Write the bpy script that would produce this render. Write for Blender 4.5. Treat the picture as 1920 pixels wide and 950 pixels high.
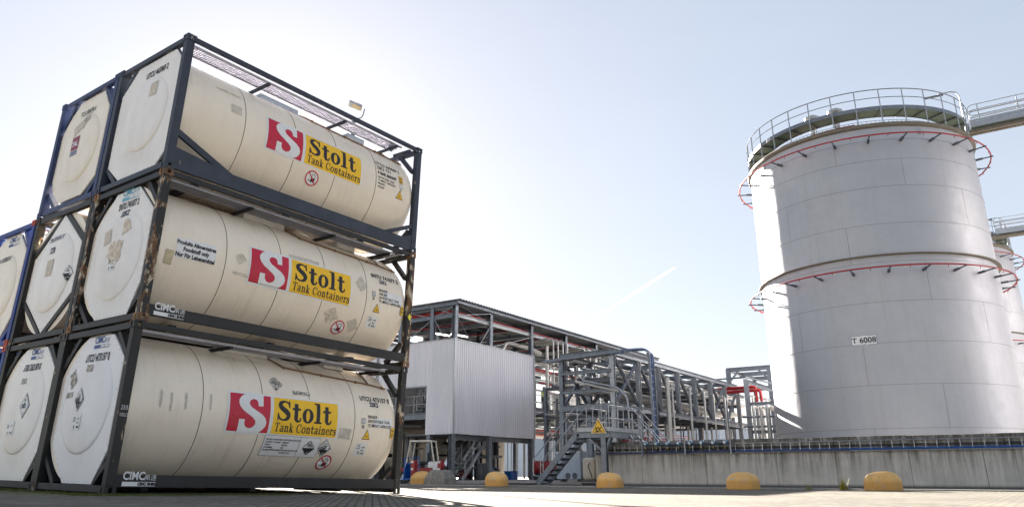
import bpy, bmesh, math, random
from mathutils import Vector, Matrix
random.seed(7)
R = math.radians
SC = bpy.context.scene
for o in list(bpy.data.objects):
    bpy.data.objects.remove(o)
COL = SC.collection

# ------------------------------------------------------------------ camera, sky, sun, exposure
cam_data = bpy.data.cameras.new('camera')
cam = bpy.data.objects.new('camera', cam_data); COL.objects.link(cam)
cam.location = (0, 0, .45); cam.rotation_euler = (R(90 + 18.123), 0, R(34 - 90))
cam_data.sensor_width = 36; cam_data.lens = 36 * 1406.69 / 1920
cam_data.shift_y = -47.9 / 1920; cam_data.clip_start = .05; cam_data.clip_end = 20000
SC.camera = cam
SUN_AZ, SUN_EL = 53.0, 21.0            # azimuth counted from +X towards +Y
world = bpy.data.worlds.new('World'); SC.world = world; world.use_nodes = True
wn, wl = world.node_tree.nodes, world.node_tree.links
sky = wn.new('ShaderNodeTexSky'); sky.sky_type = 'NISHITA'; sky.sun_disc = False
sky.sun_elevation = R(SUN_EL); sky.sun_rotation = R(90 - SUN_AZ)
sky.air_density = 1.0; sky.dust_density = 0.4; sky.ozone_density = 3.0; sky.altitude = 0
wn['Background'].inputs['Strength'].default_value = .0485
hs = wn.new('ShaderNodeHueSaturation'); hs.inputs['Saturation'].default_value = .9
gm = wn.new('ShaderNodeGamma'); gm.inputs['Gamma'].default_value = .42      # hazy air evens out the brightness of the sky
wl.new(sky.outputs['Color'], hs.inputs['Color']); wl.new(hs.outputs['Color'], gm.inputs['Color']); 
tc = wn.new('ShaderNodeTexCoord'); mpw = wn.new('ShaderNodeMapping'); mpw.inputs['Scale'].default_value = (1.2, 2.2, 6.0); mpw.inputs['Rotation'].default_value = (0, .25, .5)
wl.new(tc.outputs['Generated'], mpw.inputs['Vector']); nz = wn.new('ShaderNodeTexNoise'); nz.inputs['Scale'].default_value = 1.6; nz.inputs['Detail'].default_value = 7; nz.inputs['Roughness'].default_value = .62; nz.inputs['Distortion'].default_value = .5
wl.new(mpw.outputs[0], nz.inputs['Vector']); mr = wn.new('ShaderNodeMapRange'); mr.inputs[1].default_value = .42; mr.inputs[2].default_value = .78; mr.inputs[3].default_value = 0; mr.inputs[4].default_value = .05; wl.new(nz.outputs['Fac'], mr.inputs[0])
tn = wn.new('ShaderNodeMix'); tn.data_type = 'RGBA'; tn.blend_type = 'MULTIPLY'; tn.inputs[0].default_value = 1; tn.inputs[7].default_value = (1.0, .96, .955, 1); wl.new(gm.outputs['Color'], tn.inputs[6])
ci = wn.new('ShaderNodeMix'); ci.data_type = 'RGBA'; wl.new(mr.outputs[0], ci.inputs[0]); wl.new(tn.outputs[2], ci.inputs[6]); ci.inputs[7].default_value = (2.5, 2.5, 2.55, 1)   # thin cirrus veil
wl.new(ci.outputs[2], wn['Background'].inputs['Color'])
sd = bpy.data.lights.new('sun', 'SUN'); sd.energy = 4.1; sd.angle = R(.53); sd.color = (1, .92, .82)
sun = bpy.data.objects.new('sun', sd); COL.objects.link(sun)
sdir = Vector((math.cos(R(SUN_AZ)) * math.cos(R(SUN_EL)), math.sin(R(SUN_AZ)) * math.cos(R(SUN_EL)), math.sin(R(SUN_EL))))
sun.rotation_euler = sdir.to_track_quat('Z', 'Y').to_euler(); sun.location = (0, 0, 60)
SC.view_settings.view_transform = 'Standard'; SC.view_settings.look = 'None'
SC.view_settings.exposure = 3.33; SC.view_settings.gamma = 1; SC.view_settings.use_curve_mapping = False

# ------------------------------------------------------------------ materials
def newmat(name):
    m = bpy.data.materials.new(name); m.use_nodes = True
    nt = m.node_tree; return m, nt, nt.nodes['Principled BSDF']
def mixrgb(nt, fac, a, b, blend='MIX'):
    n = nt.nodes.new('ShaderNodeMix'); n.data_type = 'RGBA'; n.blend_type = blend
    for sock, v in ((n.inputs[0], fac), (n.inputs[6], a), (n.inputs[7], b)):
        if hasattr(v, 'is_output'): nt.links.new(v, sock)
        elif isinstance(v, (int, float)): sock.default_value = v
        else: sock.default_value = (*v[:3], 1)
    return n.outputs[2]
def coords(nt, scale=(1, 1, 1), rot=(0, 0, 0)):
    t = nt.nodes.new('ShaderNodeTexCoord'); mp = nt.nodes.new('ShaderNodeMapping')
    mp.inputs['Scale'].default_value = scale; mp.inputs['Rotation'].default_value = rot
    nt.links.new(t.outputs['Object'], mp.inputs['Vector']); return mp.outputs[0]
def noise(nt, vec, scale=5, detail=5, rough=.6, dist=0):
    n = nt.nodes.new('ShaderNodeTexNoise'); n.inputs['Scale'].default_value = scale
    n.inputs['Detail'].default_value = detail; n.inputs['Roughness'].default_value = rough
    n.inputs['Distortion'].default_value = dist
    nt.links.new(vec, n.inputs['Vector']); return n.outputs['Fac']
def ramp(nt, fac, p0, p1, v0=0., v1=1.):
    n = nt.nodes.new('ShaderNodeMapRange'); n.clamp = True
    n.inputs[1].default_value = p0; n.inputs[2].default_value = p1
    n.inputs[3].default_value = v0; n.inputs[4].default_value = v1
    nt.links.new(fac, n.inputs[0]); return n.outputs[0]
def bump(nt, bs, h, strength=.3, dist=.01):
    b = nt.nodes.new('ShaderNodeBump'); b.inputs['Strength'].default_value = strength; b.inputs['Distance'].default_value = dist
    nt.links.new(h, b.inputs['Height']); nt.links.new(b.outputs[0], bs.inputs['Normal'])
def simple(name, col, rough=.55, metal=0., var=.18, scale=6., dark=None, bmp=.0, stretch=(1, 1, 1)):
    m, nt, bs = newmat(name)
    v = coords(nt, stretch); f = ramp(nt, noise(nt, v, scale, 6, .65), .3, .7)
    c2 = dark if dark else tuple(c * (1 - var * 1.6) for c in col)
    out = mixrgb(nt, f, c2, col); nt.links.new(out, bs.inputs['Base Color'])
    bs.inputs['Metallic'].default_value = metal
    nt.links.new(ramp(nt, noise(nt, v, scale * 3, 4), .3, .7, max(0, rough - .1), min(1, rough + .1)), bs.inputs['Roughness'])
    if bmp: bump(nt, bs, noise(nt, v, scale * 8, 3), bmp, .004)
    return m
def flat(name, col, rough=.5, metal=0.):
    m, nt, bs = newmat(name); bs.inputs['Base Color'].default_value = (*col, 1)
    bs.inputs['Roughness'].default_value = rough; bs.inputs['Metallic'].default_value = metal; return m

def frame_paint(name, col, rust=(.15, .075, .035), pale=(.48, .41, .31), amount=.30, chips=True):
    m, nt, bs = newmat(name)
    v = coords(nt); v2 = coords(nt, (1, 1, .45))
    base = mixrgb(nt, ramp(nt, noise(nt, v, 3, 6), .35, .7), tuple(c * .7 for c in col), tuple(c * 1.15 for c in col))
    rm = ramp(nt, noise(nt, v2, 6.5, 6, .62, .6), .72 - amount * .75, .745 - amount * .75)
    rc = mixrgb(nt, ramp(nt, noise(nt, v2, 9, 5), .48, .56), rust, pale if chips else tuple(c * 1.6 for c in rust))
    nt.links.new(mixrgb(nt, rm, base, rc), bs.inputs['Base Color'])
    nt.links.new(ramp(nt, rm, 0, 1, .55, .85), bs.inputs['Roughness'])
    bump(nt, bs, noise(nt, v, 30, 4), .25, .004)
    return m

def tank_paint(name, col, dirt=(.42, .33, .23), amount=.5):
    """cream cladding: fine brushed lines round the barrel, runs of dirt"""
    m, nt, bs = newmat(name)
    v = coords(nt, (60, 1.2, 1.2)); lines = ramp(nt, noise(nt, v, 1.0, 4, .7), .35, .7)
    big = ramp(nt, noise(nt, coords(nt, (1, 1, 1)), 1.1, 5, .6), .4, .75)
    v3 = coords(nt, (9, .8, .8)); runs = ramp(nt, noise(nt, v3, 1.0, 6, .7), .52, .78)
    c = mixrgb(nt, lines, tuple(x * .93 for x in col), col)
    n1 = nt.nodes.new('ShaderNodeMath'); n1.operation = 'MULTIPLY'; nt.links.new(runs, n1.inputs[0]); nt.links.new(big, n1.inputs[1])
    n2 = nt.nodes.new('ShaderNodeMath'); n2.operation = 'MULTIPLY'; nt.links.new(n1.outputs[0], n2.inputs[0]); n2.inputs[1].default_value = amount
    c = mixrgb(nt, n2.outputs[0], c, dirt)
    n3 = nt.nodes.new('ShaderNodeMath'); n3.operation = 'MULTIPLY'; nt.links.new(big, n3.inputs[0]); n3.inputs[1].default_value = .18
    c = mixrgb(nt, n3.outputs[0], c, dirt)
    # small scuffs
    sc = ramp(nt, noise(nt, coords(nt, (2.4, 2.4, 1)), 9, 8, .8), .68, .72)
    n4 = nt.nodes.new('ShaderNodeMath'); n4.operation = 'MULTIPLY'; nt.links.new(sc, n4.inputs[0]); n4.inputs[1].default_value = .35
    c = mixrgb(nt, n4.outputs[0], c, tuple(x * .6 for x in dirt))
    nt.links.new(c, bs.inputs['Base Color'])
    nt.links.new(ramp(nt, lines, 0, 1, .42, .32), bs.inputs['Roughness'])
    bs.inputs['Coat Weight'].default_value = .12; bs.inputs['Coat Roughness'].default_value = .2
    bump(nt, bs, lines, .05, .003)
    return m

def worn_patch(name, a, b, thr=.5):
    m, nt, bs = newmat(name)
    f = ramp(nt, noise(nt, coords(nt, (1, 1, 1)), 14, 9, .75, .6), thr - .05, thr + .05)
    nt.links.new(mixrgb(nt, f, a, b), bs.inputs['Base Color']); bs.inputs['Roughness'].default_value = .7
    return m

CREAM = (.76, .66, .53)
M = dict(
    cream_a=tank_paint('cream_paint_clean', (.90, .80, .665), amount=.35),
    cream_b=tank_paint('cream_paint_worn', (.90, .80, .665), amount=.6),
    cream_c=tank_paint('cream_paint_dirty', (.90, .80, .665), amount=.75),
    plate=tank_paint('end_plate_paint', (.86, .83, .80), amount=.3),
    plate_w=tank_paint('end_plate_white', (.86, .84, .85), amount=.12),
    plate_cream=tank_paint('end_plate_cream', (.86, .79, .67), amount=.4),
    frame_new=frame_paint('slate_frame_paint', (.034, .042, .066), amount=.04),
    frame_rusty=frame_paint('rusty_black_frame_paint', (.016, .015, .015), amount=.30),
    frame_worn=frame_paint('worn_black_frame_paint', (.017, .016, .015), amount=.175),
    frame_rail=frame_paint('black_rail_paint', (.016, .016, .018), amount=.03),
    frame_navy=frame_paint('navy_frame_paint', (.026, .045, .13), amount=.05),
    frame_blue=frame_paint('blue_frame_paint', (.015, .045, .24), amount=.04),
    cast_rust=frame_paint('rusted_casting', (.13, .065, .03), rust=(.24, .11, .045), pale=(.45, .28, .14), amount=.3),
    cast_red=frame_paint('red_casting', (.45, .045, .025), amount=.04),
    dark_gap=flat('dark_seam_sealant', (.11, .085, .06), .8),
    brown_pipe=simple('rusty_drain_pipe', (.24, .13, .055), .6, .2),
    grating=simple('aluminium_grating', (.48, .47, .52), .45, .7),
    black=flat('black_print', (.015, .016, .022), .6),
    navy_print=flat('navy_print', (.02, .025, .07), .5),
    white_film=simple('white_film', (.80, .80, .80), .4, var=.06),
    red_film=simple('red_film', (.56, .006, .04), .33, var=.05, scale=1.2),
    yellow_film=simple('yellow_film', (.95, .56, .010), .38, var=.06, scale=3),
    sign_yellow=simple('sign_yellow', (.85, .50, .02), .4, var=.05),
    tag_yellow=simple('tag_yellow', (.80, .75, .02), .4, var=.05),
    blue_print=flat('blue_print', (.02, .07, .26), .5), cyan_print=flat('pale_blue_print', (.12, .38, .52), .5),
    grey_print=flat('faded_grey_print', (.28, .27, .26), .6),
    maroon=flat('maroon_print', (.23, .02, .07), .5),
    patch=worn_patch('torn_sticker', (.50, .43, .35), (.72, .64, .53), .5),
    patch_dark=worn_patch('torn_dark_sticker', (.14, .13, .12), (.60, .56, .50), .5),
    patch_grey=worn_patch('sun_bleached_sticker', (.50, .45, .39), (.62, .56, .48), .5),
    tan_plate=simple('tan_plate', (.62, .52, .33), .5),
    # plant
    galv=simple('galvanised_steel', (.21, .235, .275), .42, .55, var=.22, scale=5),
    galv_lt=simple('pale_galvanised_steel', (.40, .42, .45), .4, .6, var=.15),
    steel_dk=simple('dark_weathered_steel', (.13, .14, .16), .5, .4),
    clad_pipe=simple('aluminium_pipe_cladding', (.55, .535, .51), .42, .6, var=.06, scale=2),
    dark_metal=simple('near_black_metal', (.035, .036, .038), .6, .3),  # near-black colour keeps the space under the clad box dark
    old_concrete=simple('old_dark_concrete', (.26, .25, .225), .9, var=.35, scale=7, bmp=.5),
    red_pipe=simple('red_fire_pipe', (.38, .008, .012), .4, var=.1),
    red_mach=simple('red_machine_paint', (.26, .012, .014), .4),
    blue_mach=simple('blue_machine_paint', (.01, .10, .38), .4),
    blue_steel=simple('blue_steel_paint', (.03, .12, .24), .5),
    blue_cable=simple('blue_cable', (.015, .075, .27), .5, var=.1),
    navy_cable=simple('navy_cable', (.012, .03, .10), .5, var=.1),
    orange=simple('orange_paint', (.60, .25, .02), .5),
    rubber=simple('black_rubber', (.02, .02, .02), .7),
    white_paint=simple('white_paint', (.70, .70, .70), .45, var=.1),
    ivory=simple('ivory_paint', (.66, .60, .50), .45, var=.12),
    concrete_tank=simple('pale_blue_cladding', (.42, .48, .56), .5, .1, var=.1),
    green_grate=simple('green_grating', (.10, .15, .12), .6),
    transmitter=simple('blue_grey_enamel', (.10, .22, .36), .35, .1),
    warn=simple('yellow_knob', (.8, .5, .02), .5),
    roof_dark=simple('dark_roof_sheet', (.26, .265, .28), .6, .3),
)

# ------------------------------------------------------------------ mesh helpers
class MB:
    def __init__(s): s.v = []; s.f = []; s.m = []; s.k = 0
    def add(s, vs, fs, k=None):
        n = len(s.v); s.v += [tuple(p) for p in vs]
        for f in fs: s.f.append(tuple(i + n for i in f)); s.m.append(s.k if k is None else k)
        return s
    def box(s, x0, x1, y0, y1, z0, z1, k=None):
        return s.add([(x0, y0, z0), (x1, y0, z0), (x1, y1, z0), (x0, y1, z0), (x0, y0, z1), (x1, y0, z1), (x1, y1, z1), (x0, y1, z1)],
              [(0, 3, 2, 1), (4, 5, 6, 7), (0, 1, 5, 4), (1, 2, 6, 5), (2, 3, 7, 6), (3, 0, 4, 7)], k)
    def beam(s, p, q, w, h, up=(0, 0, 1), k=None):
        p, q = Vector(p), Vector(q); d = (q - p).normalized(); u = Vector(up)
        if abs(d.dot(u)) > .98: u = Vector((1, 0, 0))
        r = d.cross(u).normalized() * w / 2; u = r.cross(d).normalized() * h / 2
        vs = [p - r - u, p + r - u, p + r + u, p - r + u, q - r - u, q + r - u, q + r + u, q - r + u]
        return s.add(vs, [(0, 1, 2, 3), (7, 6, 5, 4), (4, 5, 1, 0), (5, 6, 2, 1), (6, 7, 3, 2), (7, 4, 0, 3)], k)
    def ibeam(s, p, q, w, h, up=(0, 0, 1), t=.02):
        p, q = Vector(p), Vector(q); d = (q - p).normalized(); u = Vector(up)
        if abs(d.dot(u)) > .98: u = Vector((1, 0, 0))
        r = d.cross(u).normalized(); u = r.cross(d).normalized()
        o = u * (h / 2 - t / 2)
        s.beam(p + o, q + o, w, t, up); s.beam(p - o, q - o, w, t, up); s.beam(p, q, t * .8, h - 2 * t - .002, up)
        return s
    def tube(s, pts, r, seg=8, cap=True, closed=False, k=None):
        pts = [Vector(p) for p in pts]; n = len(pts); rings = []; prev = None
        for i, p in enumerate(pts):
            if closed: d = (pts[(i + 1) % n] - pts[i - 1]).normalized()
            elif i == 0: d = (pts[1] - p).normalized()
            elif i == n - 1: d = (p - pts[i - 1]).normalized()
            else: d = ((pts[i + 1] - p).normalized() + (p - pts[i - 1]).normalized()).normalized()
            if prev is None:
                a = Vector((0, 0, 1)) if abs(d.z) < .9 else Vector((1, 0, 0))
                u = d.cross(a).normalized()
            else: u = (prev - d * prev.dot(d)).normalized()
            prev = u; w = d.cross(u)
            rr = r[i] if isinstance(r, (list, tuple)) else r
            rings.append([p + u * math.cos(t) * rr + w * math.sin(t) * rr for t in (2 * math.pi * j / seg for j in range(seg))])
        vs = [v for g in rings for v in g]; fs = []
        for i in range(n if closed else n - 1):
            a, b = i * seg, ((i + 1) % n) * seg
            for j in range(seg): fs.append((a + j, a + (j + 1) % seg, b + (j + 1) % seg, b + j))
        if cap and not closed: fs += [tuple(range(seg - 1, -1, -1)), tuple((n - 1) * seg + j for j in range(seg))]
        return s.add(vs, fs, k)
    def lathe(s, prof, axis='z', c=(0, 0, 0), seg=32, a0=0, a1=360, k=None):
        full = abs(a1 - a0) >= 360; n = seg if full else seg + 1; vs = []
        for (r, h) in prof:
            for j in range(n):
                t = R(a0 + (a1 - a0) * j / seg)
                if axis == 'z': vs.append((c[0] + r * math.cos(t), c[1] + r * math.sin(t), c[2] + h))
                elif axis == 'x': vs.append((c[0] + h, c[1] + r * math.cos(t), c[2] + r * math.sin(t)))
                else: vs.append((c[0] + r * math.sin(t), c[1] + h, c[2] + r * math.cos(t)))
        fs = []
        for i in range(len(prof) - 1):
            for j in range(seg if full else seg):
                j2 = (j + 1) % n if full else j + 1
                fs.append((i * n + j, i * n + j2, (i + 1) * n + j2, (i + 1) * n + j))
        return s.add(vs, fs, k)
    def prism(s, poly, fn, t0, t1, k=None):
        """2D polygon extruded; fn(u, v, t) -> point"""
        n = len(poly); vs = [fn(u, v, t0) for u, v in poly] + [fn(u, v, t1) for u, v in poly]
        fs = [tuple(range(n)), tuple(range(2 * n - 1, n - 1, -1))] + [(i, i + n, (i + 1) % n + n, (i + 1) % n) for i in range(n)]
        return s.add(vs, fs, k)
    def build(s, name, mats, parent=None, smooth=False, bevel=0, recalc=True):
        me = bpy.data.meshes.new(name); me.from_pydata(s.v, [], s.f)
        if not isinstance(mats, (list, tuple)): mats = [mats]
        for m in mats: me.materials.append(M[m] if isinstance(m, str) else m)
        for p, k in zip(me.polygons, s.m): p.material_index = min(k, len(mats) - 1)
        if recalc:
            bm = bmesh.new(); bm.from_mesh(me); bmesh.ops.recalc_face_normals(bm, faces=bm.faces); bm.to_mesh(me); bm.free()
        if smooth:
            for p in me.polygons: p.use_smooth = True
            me.set_sharp_from_angle(angle=R(38))
        ob = bpy.data.objects.new(name, me); COL.objects.link(ob)
        if parent: ob.parent = parent
        if bevel:
            b = ob.modifiers.new('bevel', 'BEVEL'); b.width = bevel; b.segments = 2; b.limit_method = 'ANGLE'; b.angle_limit = R(40)
        return ob
def tag(o, label=None, cat=None, group=None, kind=None):
    if label: o['label'] = label
    if cat: o['category'] = cat
    if group: o['group'] = group
    if kind: o['kind'] = kind
    return o
def thing(name, label, cat, loc=(0, 0, 0), rz=0, group=None):
    o = bpy.data.objects.new(name, None); COL.objects.link(o); o.empty_display_size = .3
    o.location = loc; o.rotation_euler = (0, 0, rz); return tag(o, label, cat, group)
def copy_tree(o, parent=None, skip=()):
    c = o.copy(); COL.objects.link(c)
    if parent: c.parent = parent
    for ch in list(o.children):
        if ch.name.split('.')[0] not in skip: copy_tree(ch, c, skip)
    return c

# ---- flat artwork (text, logos) laid on a plane or bent round a barrel
def text2d(body, size, bold=0., cond=1., align='LEFT', space=1.):
    cu = bpy.data.curves.new('lettering', 'FONT'); cu.body = body; cu.size = size; cu.offset = bold; cu.align_x = align
    cu.space_character = space; cu.resolution_u = 3; cu.fill_mode = 'FRONT'
    ob = bpy.data.objects.new('lettering', cu); COL.objects.link(ob)
    dg = bpy.context.evaluated_depsgraph_get(); me = bpy.data.meshes.new_from_object(ob.evaluated_get(dg))
    bpy.data.objects.remove(ob); bpy.data.curves.remove(cu)
    vs = [(v.co.x * cond, v.co.y) for v in me.vertices]; fs = [tuple(p.vertices) for p in me.polygons]
    bpy.data.meshes.remove(me); return vs, fs
class Art:
    """collects 2D faces with a layer height and material, then maps them onto a surface"""
    def __init__(s): s.items = []; s.mats = []
    def mi(s, m):
        if m not in s.mats: s.mats.append(m)
        return s.mats.index(m)
    def poly(s, pts, m, layer=1):
        bm = bmesh.new(); vs = [bm.verts.new((x, y, 0)) for x, y in pts]
        es = [bm.edges.new((vs[i], vs[(i + 1) % len(vs)])) for i in range(len(vs))]
        bmesh.ops.triangle_fill(bm, use_beauty=True, use_dissolve=False, edges=es)
        bm.verts.index_update()
        s.items.append(([(v.co.x, v.co.y) for v in bm.verts], [tuple(v.index for v in f.verts) for f in bm.faces], s.mi(m), layer)); bm.free()
        return s
    def rect(s, x0, y0, x1, y1, m, layer=1):
        s.items.append(([(x0, y0), (x1, y0), (x1, y1), (x0, y1)], [(0, 1, 2, 3)], s.mi(m), layer)); return s
    def text(s, body, x, y, size, m, bold=0., cond=1., layer=2, align='LEFT', space=1.):
        vs, fs = text2d(body, size, bold, cond, align, space)
        s.items.append(([(a + x, b + y) for a, b in vs], fs, s.mi(m), layer)); return s
    def stroke(s, pts, ws, m, layer=2, T=lambda x, y: (x, y), sub=6):
        P = [Vector((*p, 0)) for p in pts]; out = []; W = []
        for i in range(len(P) - 1):
            p0, p1, p2, p3 = P[max(i - 1, 0)], P[i], P[i + 1], P[min(i + 2, len(P) - 1)]
            for j in range(sub):
                t = j / sub
                out.append(.5 * ((2 * p1) + (p2 - p0) * t + (2 * p0 - 5 * p1 + 4 * p2 - p3) * t * t + (3 * p1 - p0 - 3 * p2 + p3) * t ** 3))
                W.append(ws[i] * (1 - t) + ws[i + 1] * t)
        out.append(P[-1]); W.append(ws[-1]); vs = []
        for i, p in enumerate(out):
            d = (out[min(i + 1, len(out) - 1)] - out[max(i - 1, 0)]).normalized(); n = Vector((-d.y, d.x, 0)) * W[i] / 2
            vs += [T((p + n).x, (p + n).y), T((p - n).x, (p - n).y)]
        fs = [(2 * i, 2 * i + 1, 2 * i + 3, 2 * i + 2) for i in range(len(out) - 1)]
        s.items.append((vs, fs, s.mi(m), layer)); return s
    def ring(s, cx, cy, r0, r1, m, layer=2, seg=28, sy=1.):
        vs = []; fs = []
        for i in range(seg):
            t = 2 * math.pi * i / seg; vs += [(cx + r0 * math.cos(t), cy + sy * r0 * math.sin(t)), (cx + r1 * math.cos(t), cy + sy * r1 * math.sin(t))]
        for i in range(seg):
            a, b = 2 * i, 2 * ((i + 1) % seg); fs.append((a, a + 1, b + 1, b))
        s.items.append((vs, fs, s.mi(m), layer)); return s
    def build(s, name, surf, parent, cut=0., lift=.0025):
        if name == 'torn_sticker' and len(s.items) > 1:      # every sticker a part of its own
            for it in s.items: q = Art(); q.items = [it]; q.mats = s.mats; q.build(name, surf, parent, cut, lift)
            return
        bm = bmesh.new(); L = bm.verts.layers.float.new('lay')
        for vs, fs, mi, layer in s.items:
            bv = [bm.verts.new((x, y, 0)) for x, y in vs]
            for v in bv: v[L] = layer
            for f in fs:
                if len(set(f)) < 3: continue
                try: fc = bm.faces.new([bv[i] for i in f]); fc.material_index = mi
                except ValueError: pass
        if cut:
            ys = [v.co.y for v in bm.verts]; y = math.floor(min(ys) / cut) * cut
            while y < max(ys):
                bmesh.ops.bisect_plane(bm, geom=bm.verts[:] + bm.edges[:] + bm.faces[:], plane_co=(0, y, 0), plane_no=(0, 1, 0))
                y += cut
        for v in bm.verts: v.co = Vector(surf(v.co.x, v.co.y, v[L] * lift))
        for f in bm.faces: f.smooth = bool(cut)
        me = bpy.data.meshes.new(name); bm.to_mesh(me); bm.free()
        for m in s.mats: me.materials.append(M[m])
        ob = bpy.data.objects.new(name, me); COL.objects.link(ob); ob.parent = parent
        return ob

# ------------------------------------------------------------------ slab-serif lettering (x-height .68, cap height 1)
def slab(A, word, x, y, h, m, st=.2, th=.075, layer=3, cond=1., track=.05):
    for ch in word:
        def T(a, b, X=x): return (X + a * h * cond, y + b * h)
        def rc(x0, y0, x1, y1): A.poly([T(x0, y0), T(x1, y0), T(x1, y1), T(x0, y1)], m, layer)
        def sk(p, w): A.stroke(p, w, m, layer, T)
        s2 = st / 2
        if ch == 'S':
            sk([(.70, .72), (.64, .88), (.44, .955), (.22, .87), (.19, .72), (.32, .585), (.52, .46), (.65, .30), (.60, .13), (.40, .045), (.18, .11), (.08, .30)],
               [th, th * 1.1, th, st * .9, st * 1.1, st * 1.15, st * 1.2, st * 1.1, st * .85, th, th * 1.1, th])
            rc(.66, .64, .73, 1.0); rc(.045, 0, .115, .37); w = .82
        elif ch == 'C':
            sk([(.74, .70), (.66, .88), (.46, .96), (.24, .84), (.15, .5), (.24, .16), (.46, .04), (.66, .11), (.76, .27)],
               [th, th, th, st * .9, st, st * .9, th, th, th]); rc(.71, .62, .77, .98); w = .84
        elif ch == 'T':
            rc(.36 - s2, 0, .36 + s2, 1); rc(.02, 1 - th, .70, 1); rc(.02, .72, .02 + th * .8, 1); rc(.70 - th * .8, .72, .70, 1); rc(.20, 0, .52, th); w = .74
        elif ch == 't':
            rc(.12, .12, .12 + st, .90); rc(.0, .68 - th * 1.3, .48, .68)
            sk([(.12 + s2, .18), (.18 + s2, .06), (.30 + s2, .035), (.42 + s2 * .6, .10), (.44 + s2 * .6, .22)], [st, st * .75, th * 1.1, th, th * .8]); w = .55
        elif ch == 'o':
            n = 28; vo = []; fo = []
            for i in range(n):
                t = 2 * math.pi * i / n; vo += [T(.33 + .33 * math.cos(t), .34 + .37 * math.sin(t)), T(.33 + (.33 - st) * math.cos(t), .34 + (.37 - th) * math.sin(t))]
            for i in range(n): a, b = 2 * i, 2 * ((i + 1) % n); fo.append((a, a + 1, b + 1, b))
            A.items.append((vo, fo, A.mi(m), layer)); w = .68
        elif ch == 'l': rc(.12, 0, .12 + st, 1.03); rc(0, 0, .24 + st, th); rc(0, 1.03 - th, .13, 1.03); w = .26 + st
        elif ch == 'i': rc(.10, 0, .10 + st, .70); rc(0, 0, .20 + st, th); rc(0, .70 - th, .11, .70); rc(.10, .82, .10 + st, .98); w = .22 + st
        elif ch == 'n':
            rc(.08, 0, .08 + st, .70); rc(0, 0, .16 + st, th); rc(0, .70 - th, .1, .70)
            sk([(.08 + st, .52), (.30, .64), (.44, .62), (.50, .48), (.50, .02)], [th, th, st * .8, st, st]); rc(.50 - s2 - .08, 0, .50 + s2 + .08, th); w = .60 + s2
        elif ch == 'r':
            rc(.08, 0, .08 + st, .70); rc(0, 0, .20 + st, th); rc(0, .70 - th, .1, .70)
            sk([(.08 + st, .50), (.28, .63), (.42, .64), (.46, .52)], [th, th, st, st * .9]); w = .50
        elif ch == 'a':
            sk([(.08, .50), (.14, .63), (.30, .67), (.42, .60), (.44, .45), (.44, .12), (.50, .04), (.58, .08)], [st * .8, th * 1.2, th, st * .8, st, st, st * .7, th])
            sk([(.42, .40), (.22, .36), (.10, .22), (.16, .06), (.30, .05), (.42, .16)], [th, th, st, st * .8, th, th]); w = .62
        elif ch == 'k':
            rc(.08, 0, .08 + st, 1.03); rc(0, 0, .18 + st, th); rc(0, 1.03 - th, .1, 1.03)
            sk([(.08 + st, .26), (.46, .66)], [th, th]); sk([(.26, .42), (.52, .02)], [st, st]); rc(.36, .70 - th, .60, .70); rc(.40, 0, .66, th); w = .68
        elif ch == 'e':
            sk([(.10, .38), (.55, .38)], [th, th])
            sk([(.54, .38), (.50, .58), (.32, .67), (.14, .56), (.09, .34), (.16, .10), (.34, .03), (.50, .09), (.57, .20)], [st * .9, st * .7, th, st * .8, st, st * .8, th, th, th]); w = .64
        elif ch == 's':
            sk([(.44, .50), (.38, .63), (.24, .67), (.12, .58), (.14, .46), (.30, .36), (.44, .26), (.42, .10), (.26, .03), (.12, .08), (.06, .22)],
               [th, th, th, st * .8, st * .9, st, st * .9, st * .8, th, th, th]); rc(.41, .46, .46, .70); rc(.04, 0, .09, .24); w = .52
        else: w = .3
        x += (w + track) * h * cond
    return x

LOGO_S = [(.36, 1.0), (.27, .93), (.215, .83), (.215, .74), (.25, .65), (.33, .555), (.45, .47), (.57, .39), (.645, .31), (.655, .22), (.61, .14), (.53, .10),
          (.44, .125), (.395, .19), (.385, .26), (.385, .325), (.25, .325), (.25, 0.0), (.76, 0.0), (.85, .07), (.915, .18), (.925, .29), (.89, .39), (.80, .485),
          (.66, .57), (.53, .65), (.475, .72), (.465, .79), (.50, .85), (.57, .885), (.64, .865), (.68, .80), (.69, .70), (.81, .70), (.81, 1.0)]
def logo_art(v0, white=True):
    A = Art(); h = .64
    if white: A.rect(1.835, v0 - .035, 2.735, v0 + h + .035, 'white_film', 1); A.rect(2.738, v0 - .025, 4.29, v0 + h + .035, 'white_film', 1)
    A.rect(1.875, v0, 2.70, v0 + h, 'red_film', 2)
    A.poly([(1.875 + x * .825, v0 + y * h) for x, y in LOGO_S], 'white_film', 3)
    A.rect(2.77, v0, 4.255, v0 + h, 'yellow_film', 2)
    slab(A, 'Stolt', 2.84, v0 + .235, .36, 'black', .215, .085, 3, 1.08, .045)
    slab(A, 'Tank', 2.83, v0 + .045, .155, 'black', .175, .09, 3, .93, .05)
    slab(A, 'Containers', 3.30, v0 + .045, .155, 'black', .175, .09, 3, .93, .05)
    return A
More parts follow.
